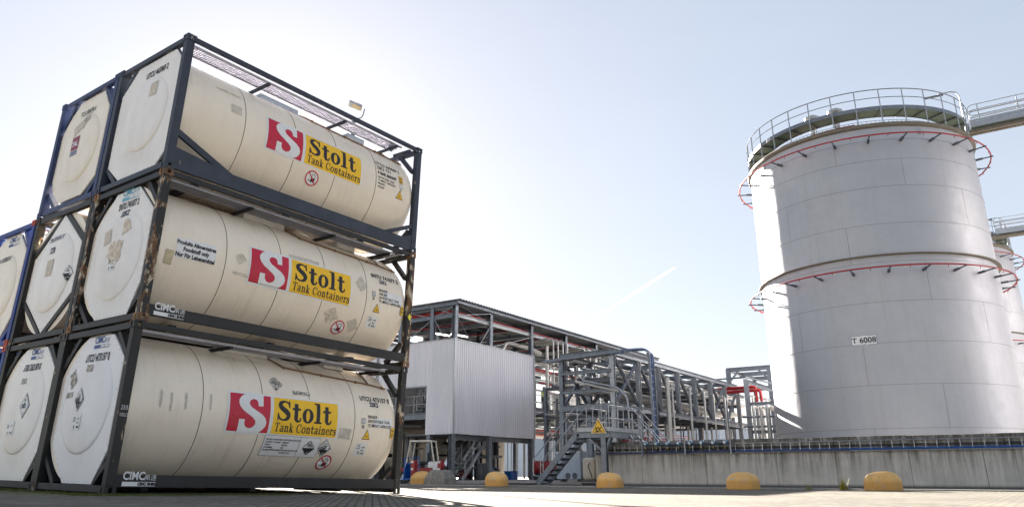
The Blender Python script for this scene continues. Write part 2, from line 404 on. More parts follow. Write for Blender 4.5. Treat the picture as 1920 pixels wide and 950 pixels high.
def cjk(A, x, y, s, m, layer):
    """the two characters beside the maker's letters, built from strokes"""
    def b(x0, y0, x1, y1): A.rect(x + x0 * s, y + y0 * s, x + x1 * s, y + y1 * s, m, layer)
    b(.44, .84, .54, 1.0); b(.10, .80, .90, .88); b(.08, 0, .17, .68); b(.83, 0, .92, .68); b(.08, .60, .92, .68); b(.28, .40, .72, .47); b(.24, .22, .76, .29); b(.45, .05, .54, .47); b(.33, .47, .40, .58); b(.60, .47, .67, .58)
    x += s * 1.12
    b(.36, .86, .90, .93); b(.66, .76, .86, .84); b(.38, .20, .46, .72); b(.86, .20, .94, .72); b(.38, .65, .94, .72); b(.62, .20, .70, .72); b(.38, .43, .94, .49); b(.10, .80, .24, .92); b(.06, .52, .24, .59); b(.17, .14, .24, .56); b(.04, .04, .20, .14); b(.20, .02, .98, .10)
def maker_mark(A, x, y, w, m, layer=1, bar=None, sub='black'):
    s = w / 2.5
    A.text('CIMC', x, y + .45 * s, .78 * s, m, .02 * s, .86, layer); cjk(A, x + 1.62 * s, y + .42 * s, .42 * s, m, layer)
    A.rect(x, y, x + w, y + .30 * s, bar or m, layer); A.text('CIMC ENRIC', x + 1.15 * s, y + .06 * s, .27 * s, sub, .005, 1.0, layer + 1)
def diamond(A, cx, cy, r, num=None, sy=1., skull=False):
    d = lambda q: [(cx, cy + q * sy), (cx + q, cy), (cx, cy - q * sy), (cx - q, cy)]
    A.poly(d(r), 'black', 1); A.poly(d(r * .94), 'white_film', 2); A.poly(d(r * .88), 'black', 3) if False else None
    A.ring(cx, cy, r * .80, r * .84, 'black', 3, 4, sy)
    if skull:
        A.ring(cx, cy + .5 * r, 0.001, r * .13, 'black', 3, 10); A.rect(cx - .16 * r, cy + .2 * r, cx + .16 * r, cy + .27 * r, 'black', 3)
        A.text(num, cx - .52 * r, cy - .2 * r, .52 * r, 'black', .004, .8, 3); A.text('6', cx - .09 * r, cy - .72 * r, .3 * r, 'black', 0, 1, 3)
    else:
        lo = -.18 if num else 0
        k = .8 * r
        if num:
            A.poly([(cx - .66 * r, cy - .16 * r * sy), (cx + .66 * r, cy - .16 * r * sy), (cx, cy - k * sy)], 'black', 3)
            A.poly([(cx - .80 * r, cy), (cx - .62 * r, cy + .16 * r), (cx - .62 * r, cy - .16 * r)], 'black', 3); A.poly([(cx + .80 * r, cy), (cx + .62 * r, cy + .16 * r), (cx + .62 * r, cy - .16 * r)], 'black', 3)
            A.text(num, cx - .55 * r, cy - .16 * r, .46 * r, 'black', .004, .86, 4)
        else: A.poly([(cx - .8 * r, cy), (cx + .8 * r, cy), (cx, cy - k * sy)], 'black', 3)
        A.rect(cx - .28 * r, cy + .22 * r, cx - .02 * r, cy + .30 * r, 'black', 4); A.rect(cx + .04 * r, cy + .2 * r, cx + .3 * r, cy + .32 * r, 'black', 4)
        A.stroke([(cx - .22 * r, cy + .55 * r), (cx - .05 * r, cy + .44 * r), (cx - .15 * r, cy + .34 * r)], [.07 * r, .05 * r, .02 * r], 'black', 4)
        A.stroke([(cx + .22 * r, cy + .55 * r), (cx + .08 * r, cy + .44 * r), (cx + .18 * r, cy + .34 * r)], [.07 * r, .05 * r, .02 * r], 'black', 4)
        A.text('8', cx - .09 * r, cy - .66 * r, .3 * r, 'white_film', 0, 1, 5)
def no_forklift(A, cx, cy, r):
    A.ring(cx, cy, .001, r, 'white_film', 1); A.ring(cx, cy, r * .84, r, 'red_film', 2)
    A.rect(cx - .1 * r, cy - .35 * r, cx + .45 * r, cy + .05 * r, 'black', 2); A.rect(cx - .55 * r, cy - .38 * r, cx - .1 * r, cy - .30 * r, 'black', 2)
    A.stroke([(cx - .1 * r, cy - .3 * r), (cx, cy + .5 * r), (cx + .32 * r, cy + .5 * r), (cx + .4 * r, cy)], [.07 * r] * 4, 'black', 2)
    A.ring(cx, cy - .38 * r, .02 * r, .14 * r, 'black', 3, 10); A.ring(cx + .35 * r, cy - .38 * r, .02 * r, .14 * r, 'black', 3, 10)
    A.stroke([(cx - .62 * r, cy + .62 * r), (cx + .62 * r, cy - .62 * r)], [.13 * r] * 2, 'red_film', 4)
def warn_tri(A, cx, cy, w, txt=None, m='sign_yellow'):
    h = w * .95
    t = lambda q: [(cx - w / 2 * q, cy - h * .4 * q), (cx + w / 2 * q, cy - h * .4 * q), (cx, cy + h * .6 * q)]
    A.poly(t(1), 'black', 1); A.poly(t(.84), m, 2)
    if txt: A.text(txt, cx, cy - h * .22, w * .33, 'black', .004, .9, 3, 'CENTER')
    else: A.rect(cx - w * .12, cy - h * .16, cx + w * .14, cy - h * .12, 'black', 3); A.rect(cx - w * .12, cy - h * .05, cx + w * .10, cy - h * .02, 'black', 3)
def torn(A, x0, y0, x1, y1, m, jag=.02, rot=0., layer=1, seed=1):
    rnd = random.Random(seed); cx, cy = (x0 + x1) / 2, (y0 + y1) / 2; P = []
    cs = [(x0, y0), (x1, y0), (x1, y1), (x0, y1)]
    for i in range(4):
        a, b = cs[i], cs[(i + 1) % 4]
        for j in range(6):
            t = j / 6; P.append((a[0] + (b[0] - a[0]) * t + rnd.uniform(-jag, jag), a[1] + (b[1] - a[1]) * t + rnd.uniform(-jag, jag)))
    c, s_ = math.cos(rot), math.sin(rot)
    A.poly([(cx + (x - cx) * c - (y - cy) * s_, cy + (x - cx) * s_ + (y - cy) * c) for x, y in P], m, layer)

# ------------------------------------------------------------------ tank containers
L, W, H = 6.058, 2.438, 2.591
MC = Matrix(((0.9986815209937207, 0.04860015437286136, 0.016530112540531244, 6.306),
             (-0.04836089160490342, 0.9987235270375705, -0.014578775833866547, 11.42),
             (-0.017217543054900586, 0.013760143043202916, 0.9997570778317018, .159), (0, 0, 0, 1)))   # the yard slopes slightly under the stack
TY, TZ, TR = 1.219, 1.31, 1.20
def oval(cx, cy, rx, ry, n=16): return [(cx + rx * math.cos(2 * math.pi * i / n), cy + ry * math.sin(2 * math.pi * i / n)) for i in range(n)]
def holed_plate(mb, x0, y0, x1, y1, hole, fn, t0, t1):
    n = len(hole); cx, cy = (x0 + x1) / 2, (y0 + y1) / 2; out = []
    for hx, hy in hole:                      # outer point for every hole point: project on the rectangle
        dx, dy = hx - cx, hy - cy; k = min((x1 - cx) / abs(dx) if dx else 9e9, (y1 - cy) / abs(dy) if dy else 9e9)
        out.append((cx + dx * k, cy + dy * k))
    vs = []
    for t in (t0, t1): vs += [fn(*p, t) for p in hole] + [fn(*p, t) for p in out]
    fs = []
    for i in range(n):
        j = (i + 1) % n
        fs += [(i, j, n + j, n + i), (2 * n + i, 3 * n + i, 3 * n + j, 2 * n + j), (i, 2 * n + i, 2 * n + j, j), (n + i, n + j, 3 * n + j, 3 * n + i)]
        # corner fill
    mb.add(vs, fs)
    for sx in (x0, x1):
        for sy in (y0, y1): pass
def casting(x, y, top, mat, parent):
    """corner fitting: hollow block with an oval hole in each outer face"""
    lx, ly, lz = .178, .162, .118; mb = MB()
    x0 = -.006 if x == 0 else L - lx + .006; y0 = -.006 if y == 0 else W - ly + .006; z0 = H - lz if top else 0
    x1, y1, z1 = x0 + lx, y0 + ly, z0 + lz
    n = 24
    def sq(cx, cy, hx, hy):      # superellipse hole sampled so that four samples land on the plate corners
        return [(cx + hx * math.copysign(abs(math.cos(t)) ** .6, math.cos(t)), cy + hy * math.copysign(abs(math.sin(t)) ** .6, math.sin(t))) for t in (2 * math.pi * (i + .5) / n for i in range(n))]
    t = .022
    ys, yi = (y0, y0 + t) if y == 0 else (y1, y1 - t)
    hp = [((x0 + x1) / 2 + a, (z0 + z1) / 2 + b) for a, b in ((-.030, -.022), (-.018, -.042), (.018, -.042), (.030, -.022), (.030, .022), (.018, .042), (-.018, .042), (-.030, .022))]
    op = [(x0, z0 + .035), (x0, z0), (x1, z0), (x1, z0 + .035), (x1, z1 - .035), (x1, z1), (x0, z1), (x0, z1 - .035)]
    def hp_plate(hp, op, fn, a, b):
        m = len(hp); vs = []
        for tt in (a, b): vs += [fn(*p, tt) for p in hp] + [fn(*p, tt) for p in op]
        fs = []
        for i in range(m):
            j = (i + 1) % m
            fs += [(i, j, m + j, m + i), (2 * m + i, 3 * m + i, 3 * m + j, 2 * m + j), (i, 2 * m + i, 2 * m + j, j), (m + i, m + j, 3 * m + j, 3 * m + i)]
        mb.add(vs, fs)
    hp_plate(hp, op, lambda u, v, w: (u, w, v), ys, yi)
    xs, xi = (x0, x0 + t) if x == 0 else (x1, x1 - t); cy = (y0 + y1) / 2
    ya, yb = (y0 + t, y1) if y == 0 else (y0, y1 - t)
    hp = [((ya + yb) / 2 + a, (z0 + z1) / 2 + b) for a, b in ((-.022, -.024), (-.012, -.042), (.012, -.042), (.022, -.024), (.022, .024), (.012, .042), (-.012, .042), (-.022, .024))]
    op = [(ya, z0 + .035), (ya, z0), (yb, z0), (yb, z0 + .035), (yb, z1 - .035), (yb, z1), (ya, z1), (ya, z1 - .035)]
    hp_plate(hp, op, lambda u, v, w: (w, u, v), xs, xi)
    ix0, ix1 = (x0 + t, x1) if x == 0 else (x0, x1 - t)
    mb.box(ix0, ix1, ya, yb, z0, z0 + .014); mb.box(ix0, ix1, ya, yb, z1 - .014, z1)
    return mb.build('corner_casting', mat, parent, bevel=.003)

BASE_PLATE = [(1.55, 2.43), (.70, 2.43), (.24, 2.03), (.24, .62), (.56, .135), (1.52, .135), (2.12, .72), (2.12, 1.84)]
PLATES = dict(a2=[(1.719, 2.43), (.42, 2.43), (.16, 2.14), (.16, .42), (.47, .14), (1.72, .14), (2.22, .50), (2.22, 1.98)],
              a1=[(1.62, 2.44), (.84, 2.44), (.24, 1.92), (.24, .66), (.50, .15), (1.58, .15), (2.14, .69), (2.14, 1.90)],
              a0=BASE_PLATE, b0=BASE_PLATE, c=[(1.62, 2.40), (.75, 2.40), (.28, 2.0), (.28, .60), (.66, .15), (1.6, .15), (2.14, .7), (2.14, 1.85)],
              b2=[(1.62, 2.40), (.62, 2.40), (.27, 1.96), (.27, .50), (.72, .20), (1.58, .20), (2.16, .72), (2.16, 1.87)],
              b1=[(1.22, 2.46), (.26, 1.76), (.26, .80), (1.20, .14), (2.16, .84), (2.16, 1.66)])
BUMP = dict(a2=(1.16, 1.33, .74, .055), a1=(1.18, 1.25, .80, .032), a0=(1.20, 1.36, .80, .034), b0=(1.2, 1.36, .8, .034), b1=(1.22, 1.30, .78, .06), b2=(1.2, 1.30, .74, .055), c=(1.18, 1.30, .72, .05))
def ycyl(u, v, off):
    a = v / TR; return (u, TY - (TR + .003 + off) * math.cos(a), TZ + (TR + .003 + off) * math.sin(a))
def plate_mesh(poly, bp):
    px = .05; cy, cz, r, hgt = bp; bm = bmesh.new(); n = 40
    def loop(pts, x):
        vs = [bm.verts.new((x, a, b)) for a, b in pts]; return vs, [bm.edges.new((vs[i], vs[(i + 1) % len(vs)])) for i in range(len(vs))]
    circ = [(cy + r * math.cos(2 * math.pi * i / n), cz + r * math.sin(2 * math.pi * i / n)) for i in range(n)]
    vo, eo = loop(poly, px); vi, ei = loop(circ, px)
    bmesh.ops.triangle_fill(bm, use_beauty=True, edges=eo + ei)
    prev = vi
    for rr, hh in ((.985, .30), (.95, .52), (.88, .70), (.74, .86), (.5, .97), (.25, 1.0)):
        cur = [bm.verts.new((px - hgt * hh * .9, cy + r * rr * math.cos(2 * math.pi * i / n), cz + r * rr * math.sin(2 * math.pi * i / n))) for i in range(n)]
        for i in range(n): bm.faces.new((prev[i], prev[(i + 1) % n], cur[(i + 1) % n], cur[i]))
        prev = cur
    c = bm.verts.new((px - hgt * .905, cy, cz))
    for i in range(n): bm.faces.new((prev[i], prev[(i + 1) % n], c))
    vb = [bm.verts.new((px + .03, a, b)) for a, b in poly]
    for i in range(len(poly)): bm.faces.new((vo[i], vo[(i + 1) % len(poly)], vb[(i + 1) % len(poly)], vb[i]))
    bm.faces.new(vb); bmesh.ops.recalc_face_normals(bm, faces=bm.faces)
    me = bpy.data.meshes.new('end_plate'); bm.to_mesh(me); bm.free(); return me

def container(key, row, tier, label, group, mats, braced=False, rails=True, dirt=None, detail=True):
    post, rail, cast, tankm, platem = mats
    t = thing('tank_container', label, 'tank container', group=group)
    gap = .028
    dx = {('a', 0): -.02, ('a', 1): .01, ('a', 2): .0, ('b', 1): .015}.get((key[0], tier), 0)
    t.matrix_world = MC @ Matrix.Translation((dx, row * (W + gap), tier * H + (.0 if tier == 0 else .002 * tier)))
    # posts and castings
    for x in (0, 1):
        for y in (0, 1):
            xa, xb = (.002, .150) if x == 0 else (L - .150, L - .002); ya, yb = (.002, .125) if y == 0 else (W - .125, W - .002)
            mb = MB().box(xa, xb, ya, yb, .118, H - .118)
            mb.build('post', post, t, bevel=.008)
            for top in (0, 1): casting(x * L, y * W, top, cast, t)
    # end frames
    for x in (0, 1):
        xa, xb = (.012, .11) if x == 0 else (L - .11, L - .012)
        MB().box(xa, xb, .156, W - .156, H - .125, H - .025).build('top_end_rail', rail, t, bevel=.005)
        MB().box(xa, xb, .156, W - .156, .025, .125).build('bottom_end_rail', rail, t, bevel=.005)
        pl = PLATES[key]; xc = .115 if x == 0 else L - .14
        for sy in (0, 1):
            for sz in (0, 1):
                f = (lambda y: y) if sy == 0 else (lambda y: W - y)
                if key == 'b1': a, b = (f(.14), (.82 if sz == 0 else H - .82)), (f(1.10), (.14 if sz == 0 else H - .14))
                else: a, b = (f(.13), (.52 if sz == 0 else H - .62)), (f(.58), (.12 if sz == 0 else H - .12))
                mb = MB(); A_ = Vector((xc, a[0], a[1])); B_ = Vector((xc, b[0], b[1]))
                mb.beam(A_, B_, .085, .12 if x == 0 else .1, (0, 0, 1) if False else (1, 0, 0)); mb.build('corner_brace', rail, t)
        # ring plate behind the end plate (collar that carries the barrel)
    mb = MB(); p0 = [(TY + (a - TY) * 1.02, TZ + (b - TZ) * 1.02) for a, b in PLATES[key]]
    mb.prism(p0, lambda u, v, w: (w, u, v), .082, .10); mb.build('collar', rail, t)
    # side rails
    for y in (0, 1):
        ya, yb = (.012, .075) if y == 0 else (W - .075, W - .012)
        if braced:
            mb = MB(); pr = lambda u, v, w: (u, w, v)
            mb.prism([(.15, .03), (L - .15, .03), (L - .15, .40), (L - .45, .29), (1.25, .29), (.15, .42)], pr, ya, yb)
            mb.prism([(.15, .76), (.15, .64), (.95, .30), (1.30, .28)], pr, ya + .002, yb - .002)
            mb.prism([(L - .15, .66), (L - .15, .56), (L - .75, .30), (L - 1.0, .29)], pr, ya + .002, yb - .002)
            mb.build('bottom_side_rail', rail, t, bevel=.004)
        else:
            mb = MB().box(.15, L - .15, ya, yb, .115, .285); mb.box(.15, L - .15, ya - .004 if y == 0 else ya, yb + (0 if y == 0 else .004), .105, .118); mb.build('bottom_side_rail', rail, t, bevel=.003)
        MB().box(.172, L - .172, ya, yb, H - .10, H - .012).build('top_side_rail', rail, t, bevel=.004)
    # saddles under the barrel
    for x in (.9, 2.9, 4.9):
        MB().beam((x, .55, .075), (x, W - .55, .075), .12, .08).build('cross_member', rail, t)
    # barrel
    prof = [(0, .085), (TR, .085), (TR, 5.60), (TR * .995, 5.70), (TR * .98, 5.79), (TR * .945, 5.88), (TR * .88, 5.945), (TR * .79, 5.985), (TR * .6, 6.01), (TR * .3, 6.02), (0, 6.025)]
    b = MB().lathe(prof, 'x', (0, TY, TZ), 96).build('barrel', tankm, t, smooth=True)
    for x in (1.37, 2.53, 3.58, 4.70):
        MB().lathe([(TR - .002, -.006), (TR + .003, -.006), (TR + .003, .006), (TR - .002, .006)], 'x', (x, TY, TZ), 96).build('seam_band', 'dark_gap', b)
    me = plate_mesh(PLATES[key], BUMP[key]); me.materials.append(M[platem])
    for p in me.polygons: p.use_smooth = True
    me.set_sharp_from_angle(angle=R(24))
    pl = bpy.data.objects.new('end_plate', me); COL.objects.link(pl); pl.parent = t
    pts = PLATES[key]; mb = MB()
    for i in range(len(pts)):
        a, c = Vector((0, *pts[i])), Vector((0, *pts[(i + 1) % len(pts)])); n = max(1, int((c - a).length / .13))
        for j in range(n):
            p = a + (c - a) * ((j + .5) / n); ctr = Vector((0, TY, TZ)); p = p + (ctr - p).normalized() * .035
            mb.tube([(.046, p.y, p.z), (.052, p.y, p.z)], .006, 6)
    mb.build('rivets', 'grey_print', pl)
    # walkway on top
    if detail:
        wy0, wy1 = .13, .46; zt = H - .14; mb = MB()
        for k in range(9): mb.box(.2, L - .55, wy0 + .03 + k * (wy1 - wy0 - .06) / 8 - .0022, wy0 + .03 + k * (wy1 - wy0 - .06) / 8 + .0022, zt, zt + .022)
        x = .22
        while x < L - .56: mb.box(x - .003, x + .003, wy0 + .02, wy1 - .02, zt + .003, zt + .019); x += .048
        g = mb.build('walkway_grating', 'grating', t)
        for yy in (wy0, wy1): MB().box(.2, L - .55, yy - .014, yy + .014, zt - .012, zt + .032).build('walkway_edge', 'grating', g)
        for x in (1.80, 3.76, 5.32): MB().beam((x, .08, zt - .04), (x, .80, zt - .04), .055, .05).build('walkway_bracket', rail, g)
        MB().beam((L - .32, .08, zt), (L - .32, .62, zt), .07, .06).build('walkway_bracket', rail, g)
        mb = MB().box(2.05, 3.0, .74, 1.34, 2.42, 2.535); mb.build('spill_box', 'galv_lt' if braced else 'ivory', t, bevel=.01)
        mb = MB().box(4.35, 4.85, .70, 1.3, 2.42, 2.54); mb.build('valve_cover', 'galv_lt' if braced else 'ivory', t, bevel=.01)
        mb = MB().lathe([(0, .0), (.26, .0), (.27, .05), (.2, .09), (0, .1)], 'z', (3.35, 1.219, 2.46), 24); mb.build('manhole', 'galv_lt', t, smooth=True)
        path = [(3.02, 1.40), (3.10, 1.20), (3.19, 1.08), (3.6, 1.045), (4.06, 1.01), (4.5, .98), (4.92, .95), (5.3, .92), (5.72, .86)]
        mb = MB(); mb.tube([ycyl(u, v + (.05 if braced else 0), .015) for u, v in path], .016, 8)
        mb.tube([ycyl(5.30, 1.45, .012), ycyl(5.28, 1.2, .015), ycyl(5.27, .96, .015)], .013, 8)
        d = mb.build('drain_pipe', 'brown_pipe', b, smooth=True)
        for u, v in ((3.19, 1.08), (4.06, 1.01), (4.92, .95), (5.62, .88)):
            p = ycyl(u, v + (.05 if braced else 0), .012); MB().box(p[0] - .014, p[0] + .014, p[1] - .03, p[1] + .02, p[2] - .03, p[2] + .024).build('clip', 'brown_pipe', d)
    return t, b, pl

G_STK = 'tank containers in the stack'
cont = {}
cont['a2'] = container('a2', 0, 2, 'topmost cream tank container in slate grey frame, open walkway grating along its top', G_STK, ('frame_new', 'frame_new', 'frame_new', 'cream_a', 'plate'), braced=True)
cont['a1'] = container('a1', 0, 1, 'cream tank container with a foodstuff label and badly rusted black corner posts', G_STK, ('frame_rusty', 'frame_rail', 'cast_rust', 'cream_b', 'plate'))
cont['a0'] = container('a0', 0, 0, 'cream tank container on the ground with corrosive diamond stickers under its yellow panel', G_STK, ('frame_worn', 'frame_rail', 'frame_worn', 'cream_c', 'plate_w'))
cont['b2'] = container('b2', 1, 2, 'tank container in navy blue frame with small maroon square on its cream end plate', G_STK, ('frame_navy', 'frame_navy', 'frame_navy', 'cream_b', 'plate_cream'))
cont['b1'] = container('b1', 1, 1, 'black framed tank container whose grey end plate is pointed at top and bottom', G_STK, ('frame_worn', 'frame_rail', 'frame_worn', 'cream_b', 'plate'))
cont['b0'] = container('b0', 1, 0, 'black framed tank container on the ground whose pale end plate carries number 2022', G_STK, ('frame_worn', 'frame_rail', 'frame_worn', 'cream_b', 'plate'))
cont['c1'] = container('c', 2, 1, 'upper tank container in bright blue frame with red corner castings', G_STK, ('frame_blue', 'frame_blue', 'cast_red', 'cream_b', 'plate_cream'))
cont['c0'] = container('c', 2, 0, 'lower tank container in bright blue frame standing on the ground behind the black ones', G_STK, ('frame_blue', 'frame_blue', 'cast_red', 'cream_b', 'plate_cream'))

# ---- artwork on the barrels
def on_barrel(A, name, key): return A.build(name, ycyl, cont[key][1], cut=.04)
def yend(s, t, off): return (.045 - off, s, t)
def on_plate(A, name, key, dome=True):
    cy, cz, r, hgt = BUMP['c' if key[0] == 'c' else key]
    def f(s, t, off):
        y, z = -s, t; d = math.hypot(y - cy, z - cz) / r; x = .05
        if d < 1:
            tab = [(1, 0), (.985, .30), (.95, .52), (.88, .70), (.74, .86), (.5, .97), (.25, 1.0), (0, 1.005)]
            for (a, ha), (b, hb) in zip(tab, tab[1:]):
                if b <= d <= a: x -= hgt * .9 * (hb + (ha - hb) * (d - b) / (a - b)); break
        return (x - .004 - off, y, z)
    return A.build(name, f, cont[key][2], cut=.05)
def side_rail_art(A, name, key): 
    rails = [c for c in cont[key][0].children if c.name.startswith('bottom_side_rail')]
    return A.build(name, lambda u, v, off: (u, .0065 - off, v), rails[0])
on_barrel(logo_art(-.29), 'company_panel', 'a0'); on_barrel(logo_art(-.28), 'company_panel', 'a1'); on_barrel(logo_art(-.235), 'company_panel', 'a2')
def number_block(key, num, y, size=.105):
    A = Art(); A.text(num, 4.88, y, size * 1.3, 'black', .006, .78, 1, space=1.15); return A
# bottom barrel
A = number_block('a0', 'UTCU 473157 0', .50); A.text('22K2', 5.12, .385, .13, 'navy_print', .006, .85, 1)
on_barrel(A, 'serial_number', 'a0')
A = Art(); A.rect(5.20, -.02, 5.72, .16, 'white_film', 1)
for k, s in enumerate(('RID/ADR', 'UN PORTABLE TANK', 'TC IMPACT APPROVED')): A.text(s, 5.05, .14 - k * .085, .082, 'black', .0015, .78, 2)
A.rect(4.88, .02, 4.98, .13, 'black', 1); A.rect(4.89, .03, 4.97, .12, 'white_film', 2); A.text('C', 4.905, .045, .085, 'black', .002, .9, 3); A.text('70', 4.89, -.065, .085, 'black', .002, .8, 1)
on_barrel(A, 'approval_text', 'a0')
A = Art(); warn_tri(A, 5.05, -.20, .21); on_barrel(A, 'warning_triangle', 'a0')
A = Art(); A.rect(5.70, -.22, 5.79, -.01, 'black', 1); A.rect(5.706, -.214, 5.784, -.016, 'sign_yellow', 2); A.text('220', 5.712, -.09, .06, 'black', .001, .7, 3); A.text('25', 5.715, -.18, .07, 'black', .002, .8, 3); on_barrel(A, 'yellow_tag', 'a0')
def volume(key, a, y):
    A = Art(); A.rect(4.83, y - .14, 5.13, y + .12, 'white_film', 1); A.text(a, 4.86, y + .0, .13, 'black', .0, .8, 2); A.text('4', 4.92, y - .12, .13, 'black', .0, .8, 2)
    for k, s in enumerate(('cbm', 'Bar', 'BARI')): A.text(s, 5.0, y + .02 - k * .065, .055, 'black', .001, .9, 2)
    on_barrel(A, 'volume_label', key)
volume('a0', '25', -.47); volume('a1', '26', -.48)
A = Art(); A.rect(2.68, -.70, 3.93, -.315, 'black', 1); A.rect(2.685, -.694, 3.925, -.321, 'white_film', 2); A.rect(3.46, -.70, 3.466, -.315, 'black', 3)
for k, (s, q) in enumerate((('MATERIAL DESCRIPTION', 'CORROSIVE LIQUID ACIDIC'), ('COUNTRY OF ORIGIN', 'GERMANY'), ('WEIGHT', '22540 KG'), ('UN NUMBER', '3265'), ('PROPER SHIPPING NAME', 'CORROSIVE LIQUID ACIDIC'), ('', 'ORGANIC N.O.S'))):
    A.text(s, 2.72, -.40 - k * .048, .04, 'black', .0012, .8, 3); A.text(q, 3.08, -.40 - k * .048, .04, 'black', .0012, .8, 3)
diamond(A, 3.70, -.51, .17); on_barrel(A, 'cargo_label', 'a0')
A = Art(); diamond(A, 4.07, -.50, .18, '3265'); on_barrel(A, 'hazard_diamond', 'a0')
A = Art(); no_forklift(A, 4.22, -.80, .17); on_barrel(A, 'no_forklift_sign', 'a0')
A = Art(); torn(A, 2.74, .52, 2.96, .74, 'patch_dark', .012, .7, 1, 3); torn(A, 3.20, .45, 3.60, .525, 'patch_dark', .008, 0, 1, 4); torn(A, 4.33, -.30, 4.63, -.10, 'patch_grey', .01, 0, 1, 5)
torn(A, 1.5, .02, 1.53, .28, 'patch_grey', .006, 0, 1, 6); torn(A, .62, .0, .66, .27, 'patch_grey', .008, 0, 1, 7); torn(A, .80, -.05, .84, .24, 'patch_grey', .008, 0, 1, 8); torn(A, 1.05, .0, 1.09, .26, 'patch_grey', .008, 0, 1, 9)
on_barrel(A, 'torn_sticker', 'a0')
# middle barrel
A = number_block('a1', 'SNTU 741077 2', .50); A.text('22K2', 5.08, .385, .12, 'navy_print', .004, .85, 1); on_barrel(A, 'serial_number', 'a1')
A = Art(); A.rect(5.20, -.02, 5.74, .21, 'white_film', 1)
for k, s in enumerate(('RID/ADR', 'AAR 600', 'UN PORTABLE TANK', 'TC IMPACT APPROVED')): A.text(s, 5.05, .19 - k * .08, .08, 'black', .0015, .78, 2)
A.rect(4.85, .05, 4.95, .16, 'black', 1); A.rect(4.86, .06, 4.94, .15, 'white_film', 2); A.text('C', 4.875, .075, .08, 'black', .002, .9, 3); A.text('70', 4.86, -.03, .08, 'black', .002, .8, 1)
on_barrel(A, 'approval_text', 'a1')
A = Art(); warn_tri(A, 5.02, -.20, .20); on_barrel(A, 'warning_triangle', 'a1')
A = Art(); A.rect(5.71, -.21, 5.80, -.02, 'black', 1); A.rect(5.716, -.204, 5.794, -.026, 'sign_yellow', 2); A.text('220', 5.722, -.09, .06, 'black', .001, .7, 3); A.text('25', 5.725, -.17, .07, 'black', .002, .8, 3); on_barrel(A, 'yellow_tag', 'a1')
A = Art(); no_forklift(A, 4.20, -.76, .16); on_barrel(A, 'no_forklift_sign', 'a1')
A = Art(); A.poly([(.44, -.17), (1.17, -.14), (1.17, .19), (.44, .17)], 'white_film', 1)
for k, s in enumerate(('Produits Alimentaires', 'Foodstuff only', 'Nur Für Lebensmittel')): A.text(s, .80, .065 - k * .105, .098, 'black', .0045, .84, 2, 'CENTER')
on_barrel(A, 'foodstuff_label', 'a1')
A = Art(); A.rect(.27, -.32, .41, -.08, 'grey_print', 1); A.rect(.276, -.314, .404, -.086, 'tan_plate', 2); on_barrel(A, 'blank_plate', 'a1')
A = Art(); torn(A, 1.58, .0, 1.76, .17, 'patch', .02, .5, 1, 11); torn(A, 2.72, .385, 3.45, .47, 'patch_grey', .01, .0, 1, 12); torn(A, 4.43, .12, 4.68, .36, 'patch_grey', .012, .75, 1, 13)
torn(A, 3.78, -.68, 4.05, -.40, 'patch', .025, .6, 1, 14); torn(A, 4.42, -.78, 4.64, -.52, 'patch_grey', .006, .6, 1, 15); torn(A, 1.55, -.22, 1.85, -.17, 'patch', .015, 0, 1, 16)
on_barrel(A, 'torn_sticker', 'a1')
# top barrel
A = Art(); A.text('UTCU 465969 2', 4.72, .47, .125, 'black', .003, .78, 1, space=1.15); A.text('22K2  T11', 4.74, .35, .12, 'black', .003, .85, 1); A.text('4 BAR MAWP', 4.75, .22, .115, 'black', .004, .85, 1)
for k, s in enumerate(('UN PORTABLE TANK', 'TC IMPACT APPROVED', 'RID/ADR', 'AAR 600')): A.text(s, 4.76, .125 - k * .075, .066, 'black', .001, .78, 1)
on_barrel(A, 'serial_number', 'a2')
A = Art(); A.rect(5.42, .21, 5.54, .40, 'black', 1); A.rect(5.426, .216, 5.534, .394, 'sign_yellow', 2); A.text('220', 5.432, .31, .07, 'black', .001, .8, 3); A.text('25', 5.44, .23, .07, 'black', .002, .9, 3); A.rect(5.43, .08, 5.53, .18, 'grey_print', 1); A.rect(5.44, .09, 5.52, .17, 'white_film', 2); A.text('70', 5.43, .0, .08, 'grey_print', .001, .8, 1); on_barrel(A, 'yellow_tag', 'a2')
A = Art(); warn_tri(A, 5.44, -.10, .22); on_barrel(A, 'warning_triangle', 'a2')
A = Art(); no_forklift(A, 3.06, -.47, .16); on_barrel(A, 'no_forklift_sign', 'a2')
A = Art(); torn(A, 1.06, .17, 1.28, .35, 'patch_grey', .006, 0, 1, 17); torn(A, .78, .60, 1.30, .64, 'patch', .012, 0, 1, 18); on_barrel(A, 'torn_sticker', 'a2')
# maker's plates on the rails
for k in ('a0', 'a1'):
    A = Art(); maker_mark(A, .24, .122, .52, 'white_film', 1); side_rail_art(A, 'maker_mark', k)
